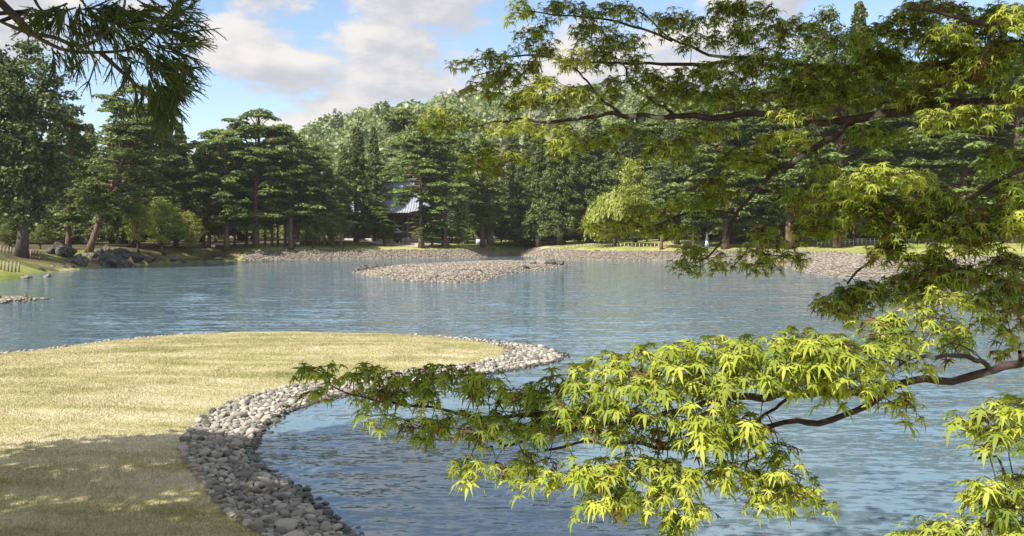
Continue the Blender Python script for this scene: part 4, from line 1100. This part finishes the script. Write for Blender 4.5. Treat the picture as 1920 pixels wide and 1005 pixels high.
PADS = [  # photo column, row, half width, half height, distance, lit or shaded (drives leaf tint and the added canopy)
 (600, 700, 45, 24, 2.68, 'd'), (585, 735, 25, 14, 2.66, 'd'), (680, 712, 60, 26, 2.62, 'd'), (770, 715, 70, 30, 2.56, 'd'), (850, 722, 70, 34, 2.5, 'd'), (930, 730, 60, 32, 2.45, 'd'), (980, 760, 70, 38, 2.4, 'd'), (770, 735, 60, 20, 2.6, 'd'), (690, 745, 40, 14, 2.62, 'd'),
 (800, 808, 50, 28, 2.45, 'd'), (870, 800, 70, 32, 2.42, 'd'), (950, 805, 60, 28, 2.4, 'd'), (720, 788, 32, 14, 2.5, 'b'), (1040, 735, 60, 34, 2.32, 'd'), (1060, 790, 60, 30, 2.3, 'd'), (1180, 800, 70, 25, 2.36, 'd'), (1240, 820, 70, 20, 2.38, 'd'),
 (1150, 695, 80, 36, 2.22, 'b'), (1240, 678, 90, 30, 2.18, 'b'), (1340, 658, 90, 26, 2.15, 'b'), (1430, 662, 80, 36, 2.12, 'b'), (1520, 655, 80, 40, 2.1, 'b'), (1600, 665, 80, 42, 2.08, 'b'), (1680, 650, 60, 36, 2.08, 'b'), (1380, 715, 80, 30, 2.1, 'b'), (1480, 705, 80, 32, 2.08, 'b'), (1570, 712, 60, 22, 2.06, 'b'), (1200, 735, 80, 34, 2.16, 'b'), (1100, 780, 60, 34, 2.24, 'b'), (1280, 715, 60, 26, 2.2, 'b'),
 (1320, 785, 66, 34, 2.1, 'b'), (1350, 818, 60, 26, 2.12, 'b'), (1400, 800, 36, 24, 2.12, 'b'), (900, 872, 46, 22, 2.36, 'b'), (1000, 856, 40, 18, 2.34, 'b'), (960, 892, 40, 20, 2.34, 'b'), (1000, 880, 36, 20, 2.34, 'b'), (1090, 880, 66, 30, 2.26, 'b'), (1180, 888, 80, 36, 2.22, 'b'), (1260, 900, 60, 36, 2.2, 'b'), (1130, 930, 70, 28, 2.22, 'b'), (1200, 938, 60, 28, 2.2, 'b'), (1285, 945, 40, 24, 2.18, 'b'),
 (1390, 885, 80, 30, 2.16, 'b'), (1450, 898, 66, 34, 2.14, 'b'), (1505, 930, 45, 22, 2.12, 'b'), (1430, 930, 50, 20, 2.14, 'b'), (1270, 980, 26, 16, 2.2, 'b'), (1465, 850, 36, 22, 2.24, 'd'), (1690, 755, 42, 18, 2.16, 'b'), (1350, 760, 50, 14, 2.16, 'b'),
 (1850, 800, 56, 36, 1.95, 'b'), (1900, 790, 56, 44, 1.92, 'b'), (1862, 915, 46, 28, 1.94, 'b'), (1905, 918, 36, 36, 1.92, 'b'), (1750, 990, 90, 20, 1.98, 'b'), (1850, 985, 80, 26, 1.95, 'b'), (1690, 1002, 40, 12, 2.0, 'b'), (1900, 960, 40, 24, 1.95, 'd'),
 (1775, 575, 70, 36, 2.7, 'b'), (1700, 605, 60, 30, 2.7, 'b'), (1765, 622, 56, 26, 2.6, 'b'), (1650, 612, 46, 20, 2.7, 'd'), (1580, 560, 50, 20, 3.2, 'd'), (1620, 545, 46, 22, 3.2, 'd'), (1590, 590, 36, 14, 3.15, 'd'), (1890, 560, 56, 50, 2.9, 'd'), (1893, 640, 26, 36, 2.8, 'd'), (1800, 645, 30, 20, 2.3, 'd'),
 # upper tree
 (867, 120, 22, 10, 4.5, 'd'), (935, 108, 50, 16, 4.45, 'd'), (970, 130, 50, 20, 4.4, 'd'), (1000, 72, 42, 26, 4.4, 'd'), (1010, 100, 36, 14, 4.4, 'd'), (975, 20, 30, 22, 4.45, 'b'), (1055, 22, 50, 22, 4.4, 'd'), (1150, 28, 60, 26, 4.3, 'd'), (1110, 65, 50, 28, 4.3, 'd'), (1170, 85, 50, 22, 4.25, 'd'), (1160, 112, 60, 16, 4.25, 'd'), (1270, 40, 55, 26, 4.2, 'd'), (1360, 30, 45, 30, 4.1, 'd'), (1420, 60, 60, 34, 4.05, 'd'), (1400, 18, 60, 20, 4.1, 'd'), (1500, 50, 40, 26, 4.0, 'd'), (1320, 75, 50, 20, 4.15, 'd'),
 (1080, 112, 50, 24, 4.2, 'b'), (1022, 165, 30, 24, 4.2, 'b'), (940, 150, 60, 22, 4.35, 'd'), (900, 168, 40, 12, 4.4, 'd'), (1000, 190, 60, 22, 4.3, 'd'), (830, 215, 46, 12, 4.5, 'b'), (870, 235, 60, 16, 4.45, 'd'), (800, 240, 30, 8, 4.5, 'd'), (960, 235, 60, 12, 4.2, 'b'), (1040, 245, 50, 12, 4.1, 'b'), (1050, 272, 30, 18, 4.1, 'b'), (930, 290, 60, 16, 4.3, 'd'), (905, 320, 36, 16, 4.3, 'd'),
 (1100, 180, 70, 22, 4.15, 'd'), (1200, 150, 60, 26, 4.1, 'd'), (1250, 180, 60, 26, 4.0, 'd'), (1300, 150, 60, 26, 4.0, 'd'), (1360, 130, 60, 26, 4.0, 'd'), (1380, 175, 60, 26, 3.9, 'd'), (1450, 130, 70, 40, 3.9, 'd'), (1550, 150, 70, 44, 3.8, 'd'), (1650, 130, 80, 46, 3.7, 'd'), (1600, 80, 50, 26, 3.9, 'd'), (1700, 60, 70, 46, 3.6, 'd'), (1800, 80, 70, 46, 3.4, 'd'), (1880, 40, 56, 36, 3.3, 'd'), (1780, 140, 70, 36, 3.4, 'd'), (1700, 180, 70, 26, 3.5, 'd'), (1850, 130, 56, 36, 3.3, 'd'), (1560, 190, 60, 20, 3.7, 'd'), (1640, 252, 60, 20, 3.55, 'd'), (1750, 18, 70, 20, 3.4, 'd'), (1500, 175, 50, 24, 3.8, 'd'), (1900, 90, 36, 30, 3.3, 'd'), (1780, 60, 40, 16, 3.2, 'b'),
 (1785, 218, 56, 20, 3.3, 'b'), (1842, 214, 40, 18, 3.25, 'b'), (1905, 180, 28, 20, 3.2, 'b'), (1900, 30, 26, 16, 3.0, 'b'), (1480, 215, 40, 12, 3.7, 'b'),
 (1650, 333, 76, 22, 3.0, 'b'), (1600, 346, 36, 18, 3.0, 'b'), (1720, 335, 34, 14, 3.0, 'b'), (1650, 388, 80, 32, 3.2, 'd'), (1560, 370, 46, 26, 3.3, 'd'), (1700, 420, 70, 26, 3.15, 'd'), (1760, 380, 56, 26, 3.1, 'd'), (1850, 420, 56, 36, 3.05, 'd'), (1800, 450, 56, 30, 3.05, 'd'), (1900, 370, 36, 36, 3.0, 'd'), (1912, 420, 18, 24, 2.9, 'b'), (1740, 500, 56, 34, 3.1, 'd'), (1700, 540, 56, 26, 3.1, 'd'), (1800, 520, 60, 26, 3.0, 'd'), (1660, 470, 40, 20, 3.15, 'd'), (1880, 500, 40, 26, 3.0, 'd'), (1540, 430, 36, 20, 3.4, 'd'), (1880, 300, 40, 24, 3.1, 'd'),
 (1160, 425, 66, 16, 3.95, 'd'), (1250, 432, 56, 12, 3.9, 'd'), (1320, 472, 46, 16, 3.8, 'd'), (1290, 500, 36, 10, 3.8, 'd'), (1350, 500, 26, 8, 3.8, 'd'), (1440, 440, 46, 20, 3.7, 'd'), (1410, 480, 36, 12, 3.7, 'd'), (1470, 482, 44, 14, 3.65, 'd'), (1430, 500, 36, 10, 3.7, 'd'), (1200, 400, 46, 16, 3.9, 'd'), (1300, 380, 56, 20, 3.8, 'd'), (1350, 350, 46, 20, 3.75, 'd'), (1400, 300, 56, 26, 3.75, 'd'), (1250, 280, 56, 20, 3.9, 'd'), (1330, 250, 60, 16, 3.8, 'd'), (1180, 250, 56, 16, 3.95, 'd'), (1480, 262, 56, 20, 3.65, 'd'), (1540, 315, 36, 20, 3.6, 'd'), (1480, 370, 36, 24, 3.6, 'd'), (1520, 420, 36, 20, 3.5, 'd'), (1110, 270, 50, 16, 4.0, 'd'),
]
g = np.random.default_rng(5)
clus = []          # position, lit flag, leaf size, in picture
for (px, py, rx, ry, D, fl) in PADS:
    lower = D < 2.9
    n = max(4, int(rx * ry * math.pi / (460 if lower else 112)))
    ru = rx * D / F; rv = min(max(.55 * ru, .12), .34)
    for k in range(n):
        a, r = g.uniform(0, 6.283), math.sqrt(g.random()); u, v = r * math.cos(a), r * math.sin(a)
        layer = -.75 if g.random() < .62 else g.uniform(-.4, .35)            # most leaves lie on the upper shell of a spray
        row = py + ry * (layer + .85 * r ** 2.2 + g.normal(0, .12))
        clus.append((dp(px + rx * u, row, D + rv * v), fl, g.uniform(.030, .045) if lower else g.uniform(.024, .038), True))
lit_pts = np.array([c[0] for c in clus if c[1] == 'b'])
for (px, py, rx, ry, D, fl) in PADS:  # unseen leaf clusters added up-sun to shade the dark sprays
    if fl == 'b': continue
    for k in range(max(8, int(rx * ry * math.pi / 190))):
        p = dp(px + rx * g.uniform(-1, 1), py + ry * g.uniform(-1, 1), D + g.normal(0, .15)) + SUN * g.uniform(2.3, 4.2)
        if p[2] < EYE + .292 * p[1] + .25: continue
        v = p - lit_pts; t = v @ SUN; perp = np.linalg.norm(v - t[:, None] * SUN, axis=1)
        if ((t > 0) & (perp < .085)).any(): continue  # gaps left so the sun reaches the lit sprays
        clus.append((p, 'o', g.uniform(.085, .105), False))
for k in range(460):                                # unseen crown roof added above the view to block skylight
    p = np.array([g.uniform(-2.2, 4.2), g.uniform(2.2, 6.2), 0]); p[2] = max(EYE + .292 * p[1] + .35, 4.9) + g.uniform(0, 2.6)
    v = p - lit_pts; t = v @ SUN; perp = np.linalg.norm(v - t[:, None] * SUN, axis=1)
    if ((t > 0) & (perp < .085)).any(): continue
    clus.append((p, 'o', g.uniform(.085, .105), False))
N0 = np.array(nodes)
order = sorted(range(len(clus)), key=lambda i: float(np.min(((N0 - clus[i][0]) ** 2).sum(1))))
N = np.array(nodes); NL = np.array(npath); hi = N[:, 2] > EYE + .292 * N[:, 1] + .2; NO, NOL = N[hi], NL[hi]      # twigs of the added shading leaves start from the overhead limbs only
twigs = Geo(); LV = []   # leaf: pos, x axis, normal, size, variant, tint, visible
for i in order:
    p, fl, ls, vis_ = clus[i]
    M_, ML = (N, NL) if vis_ else (NO, NOL)
    dist = np.sqrt(((M_ - p) ** 2).sum(1)); j = int(np.argmin(dist + .12 * ML)); L = dist[j]; a = M_[j]
    mid = (a + p) / 2 + np.array([g.normal(0, .06 * L), g.normal(0, .06 * L), .10 * L + g.normal(0, .04 * L)])
    tw = bez(a, mid, p, 6)
    twigs.add(*tube(tw - trunk_base, np.linspace(.0016 + .0045 * min(L, .6), .0012, 6), 4, False))
    if vis_: N = np.vstack([N, tw[2:]]); NL = np.concatenate([NL, NL[j] + L * np.array([.4, .6, .8, 1])])
    else: NO = np.vstack([NO, tw[3:]]); NOL = np.concatenate([NOL, NOL[j] + L * np.array([.6, .8, 1])])
    tdir = unit(tw[-1] - tw[-3])
    nl = g.integers(5, 8) if vis_ else g.integers(5, 8)
    base_t = float(np.clip(g.normal(.50 if fl == 'b' else .28, .2), 0, .8))  # light put into leaf colour: yellower on lit sprays, darker on shaded ones
    for k in range(nl):
        az = g.uniform(0, 6.283); out = np.array([math.cos(az), math.sin(az), 0]) * 1.0 + tdir * .5
        out[2] = 0; out = unit(out)
        droop = g.uniform(.15, 1.05)
        ax = unit(out * math.cos(droop) + np.array([0, 0, -math.sin(droop)]))
        nrm = unit(out * math.sin(droop) + np.array([0, 0, math.cos(droop)]) + g.normal(0, .18, 3))
        nrm = unit(nrm - ax * (nrm @ ax))
        c = p + out * (g.uniform(.01, .045) if vis_ else g.uniform(.02, .10)) + np.array([0, 0, g.uniform(-.03, .02)])
        if vis_: twigs.add(*tube(np.array([p, c]) - trunk_base, [.0009] * 2, 3, False))
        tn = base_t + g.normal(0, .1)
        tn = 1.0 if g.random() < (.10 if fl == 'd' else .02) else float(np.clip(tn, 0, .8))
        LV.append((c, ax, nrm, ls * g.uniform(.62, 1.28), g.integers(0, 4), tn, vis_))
link('twigs', twigs.mesh('twigs', True), MAT['maplebark'], maple)['kind'] = 'stuff'
def in_frame(p): return abs(p[0] / p[1] * F) < 930 and -430 < (EYE - p[2]) / p[1] * F < 545
score = np.array([l[3] / l[0][1] if l[6] and l[0][1] > .5 and in_frame(l[0]) else 0 for l in LV])
bigl = set(np.argsort(-score)[:300].tolist())
leaf_mesh = {}
for v_ in range(4):
    for t_ in (0, 1, 2):
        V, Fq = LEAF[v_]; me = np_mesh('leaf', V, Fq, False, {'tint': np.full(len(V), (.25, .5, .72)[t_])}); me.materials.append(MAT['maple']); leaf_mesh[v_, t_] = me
G = Geo()
for i, (c, ax, nrm, sz, v_, tn, vis_) in enumerate(LV):
    y = np.cross(nrm, ax); Mx = np.column_stack([ax, y, nrm])
    if i in bigl:
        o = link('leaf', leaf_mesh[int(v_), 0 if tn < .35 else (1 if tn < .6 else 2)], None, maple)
        m4 = Matrix.Identity(4)
        for r_ in range(3):
            for c_ in range(3): m4[r_][c_] = Mx[r_, c_] * sz
            m4[r_][3] = c[r_] - trunk_base[r_]
        o.matrix_basis = m4
    else:
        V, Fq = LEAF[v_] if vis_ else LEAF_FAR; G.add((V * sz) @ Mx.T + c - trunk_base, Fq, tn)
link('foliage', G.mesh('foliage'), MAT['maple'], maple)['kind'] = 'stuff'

# ------------------------------------------------------------------ foreground cedar on the left
cb = np.array([-8.8, 4.3, 0.]); cb[2] = float(near_z(cb[None, :2])[0][0]) - .1
ced = empty('cedar_tree', cb); tag(ced, 'near Japanese cedar whose dark branch hangs in at the top left', 'tree')
link('trunk', np_mesh('trunk', *tube(np.array([(0, 0, 0), (.05, 0, 3), (0, .05, 8), (0, 0, 13)]), [.34, .28, .2, .03], 14), True), MAT['bark'], ced)
Dc = 6.0
def cl(pts, r0, r1, start=None):
    p = ([np.array(start)] if start is not None else []) + [dp(x, y, Dc + o_) for x, y, o_ in pts]
    sp_ = smooth_path(p, 5 * len(p)); link('branch', np_mesh('branch', *tube(sp_ - cb, np.linspace(r0, r1, len(sp_)), 8), True), MAT['bark'], ced); return sp_
cA = cl([(-40, 28, 0), (0, 42, 0), (57, 63, 0), (98, 85, 0), (134, 97, 0), (191, 98, 0), (233, 95, .1), (262, 86, .1), (304, 45, .1), (330, 4, .1)], .045, .008, cb + (0, 0, 3.8))
cB = cl([(-40, -40, .05), (0, 3, .05), (30, 33, .03), (57, 62, 0)], .03, .03)
cC = cl([(188, 98, 0), (221, 128, 0), (257, 161, 0), (290, 190, 0), (312, 222, 0)], .018, .006)
cD = cl([(57, 63, 0), (100, 70, -.1), (150, 86, -.15), (195, 65, -.15), (230, 20, -.1), (235, -20, -.1)], .018, .008)
cE = cl([(60, -10, .1), (80, 20, .1), (120, 30, .1)], .012, .006)
G = Geo(); g = np.random.default_rng(9)
def shoot(p, d, ln, r=.0046):
    d = unit(np.asarray(d)); sag = np.array([0, 0, -.18 * ln])
    pts_ = np.array([p, p + d * ln * .5 + sag * .3, p + d * ln + sag])
    G.add(*tube(pts_ - cb, [r, r * .9, r * .25], 4, False))
    k = max(4, int(ln * 70)); t = g.random(k); c = p + d * ln * t[:, None] + sag * (t ** 2)[:, None]
    side = unit(np.cross(d, g.normal(size=(k, 3)))); ax = side + d * .9
    v, f = cards(c + side * .009 - cb, ax, np.cross(ax, g.normal(size=(k, 3))), .022, .0045); G.add(v, f)
def spray(p, d, n, L):
    d = unit(np.asarray(d)); e = p + d * L; G.add(*tube(np.array([p, (p + e) / 2, e]) - cb, [.007, .006, .004], 4, False))
    for k in range(n):
        t = g.random(); sd = unit(np.cross(d, g.normal(size=3))); dd = d * g.uniform(.7, 1.2) + sd * g.uniform(.3, .8) + np.array([0, 0, -.15])
        shoot(p + d * L * t, dd, g.uniform(.06, .16))
SP = [  # column, row, half width, half height, count, pointing (right, up)
 (255, 30, 60, 40, 42, (.7, -.1)), (235, 70, 50, 30, 22, (.6, -.5)), (300, 60, 34, 40, 26, (1, .15)), (325, 75, 24, 40, 22, (1, -.05)), (310, 120, 30, 26, 24, (1, -.45)), (285, 105, 26, 26, 20, (.7, -.7)), (300, 165, 26, 26, 30, (.7, -.75)), (275, 150, 20, 20, 14, (.3, -1)), (300, 190, 18, 14, 18, (.4, -1)), (320, 140, 18, 26, 14, (.9, -.5)),
 (105, 20, 40, 18, 26, (-.2, -.3)), (85, 30, 24, 16, 14, (-.8, -.2)), (140, 40, 40, 30, 16, (.6, -.5)), (180, 45, 36, 30, 16, (.5, -.7)), (120, 80, 30, 12, 8, (.3, -1)), (165, 20, 50, 16, 22, (.5, -.2)), (210, 10, 40, 20, 24, (.4, -.3)), (165, 110, 20, 6, 5, (-.5, -1)), (105, 95, 20, 5, 5, (.3, -1)), (240, 112, 20, 10, 8, (.2, -1)), (330, 20, 14, 20, 8, (.5, .9))]
for (px, py, rx, ry, n, (dx_, dz_)) in SP:
    for k in range(n):
        p = dp(px + g.normal(0, rx * .5), py + g.normal(0, ry * .5), Dc + g.normal(0, .16))
        if k % 3 != 0 or rx < 20: spray(p, (dx_ + g.normal(0, .3), g.normal(0, .35), dz_ + g.normal(0, .3)), g.integers(6, 11), g.uniform(.08, .22))
# the crown above and beside the picture
for i in range(182):
    if i < 98: s_ = g.random() * .34
    else: s_ = .3 + .3 * g.random()
    zc = 4.7 + 12.0 * s_; r = 4.7 * (1 - s_) ** .7 * math.sqrt(g.random()) + .2; az = g.uniform(0, 6.283)
    c = np.array([cb[0] + r * math.cos(az), cb[1] + r * math.sin(az), zc - .12 * r])
    if i >= 150:                                       # unseen boughs added up-sun to shade the hanging branch
        c = dp(g.uniform(20, 340), g.uniform(0, 200), Dc) + SUN * g.uniform(1.6, 3.6)
    if c[1] > .2 and c[0] > -.637 * c[1] - 1.5 and c[2] < EYE + .292 * c[1] + .9: continue
    k = 190; q_ = g.normal(0, 1, (k, 3)) * (.34, .34, .13); ax = g.normal(size=(k, 3)) + np.array([math.cos(az), math.sin(az), -.4]); nrm = g.normal(0, .5, (k, 3)) + (0, 0, 1)
    v, f = cards(c + q_ - cb, ax, nrm, .30 * g.uniform(.7, 1.3, k), .11); G.add(v, f)
    if i % 4 == 0: G.add(*tube(np.array([[0, 0, zc + .2 - cb[2]], (c - cb) * (.5, .5, 1) + (0, 0, .2), c - cb]), [.035, .025, .01], 5, False))
link('foliage', G.mesh('foliage'), MAT['cedar'], ced)['kind'] = 'stuff'

# ------------------------------------------------------------------ thin haze volume, added to lift the dark far tones
mh = bpy.data.materials.new('haze'); mh.use_nodes = True
hn = mh.node_tree; hn.nodes.clear(); ho = hn.nodes.new('ShaderNodeOutputMaterial'); hv = hn.nodes.new('ShaderNodeVolumePrincipled')
hv.inputs['Color'].default_value = (.86, .88, .92, 1); hv.inputs['Density'].default_value = .00019; hv.inputs['Anisotropy'].default_value = .1
hn.links.new(hv.outputs[0], ho.inputs['Volume'])
hz = link('haze', np_mesh('haze', *box(-2600, 2600, -700, 3100, -3, 110)), mh); tag(hz, 'faint haze added over the pond and woods to lift dark tones', 'haze', None, 'stuff')
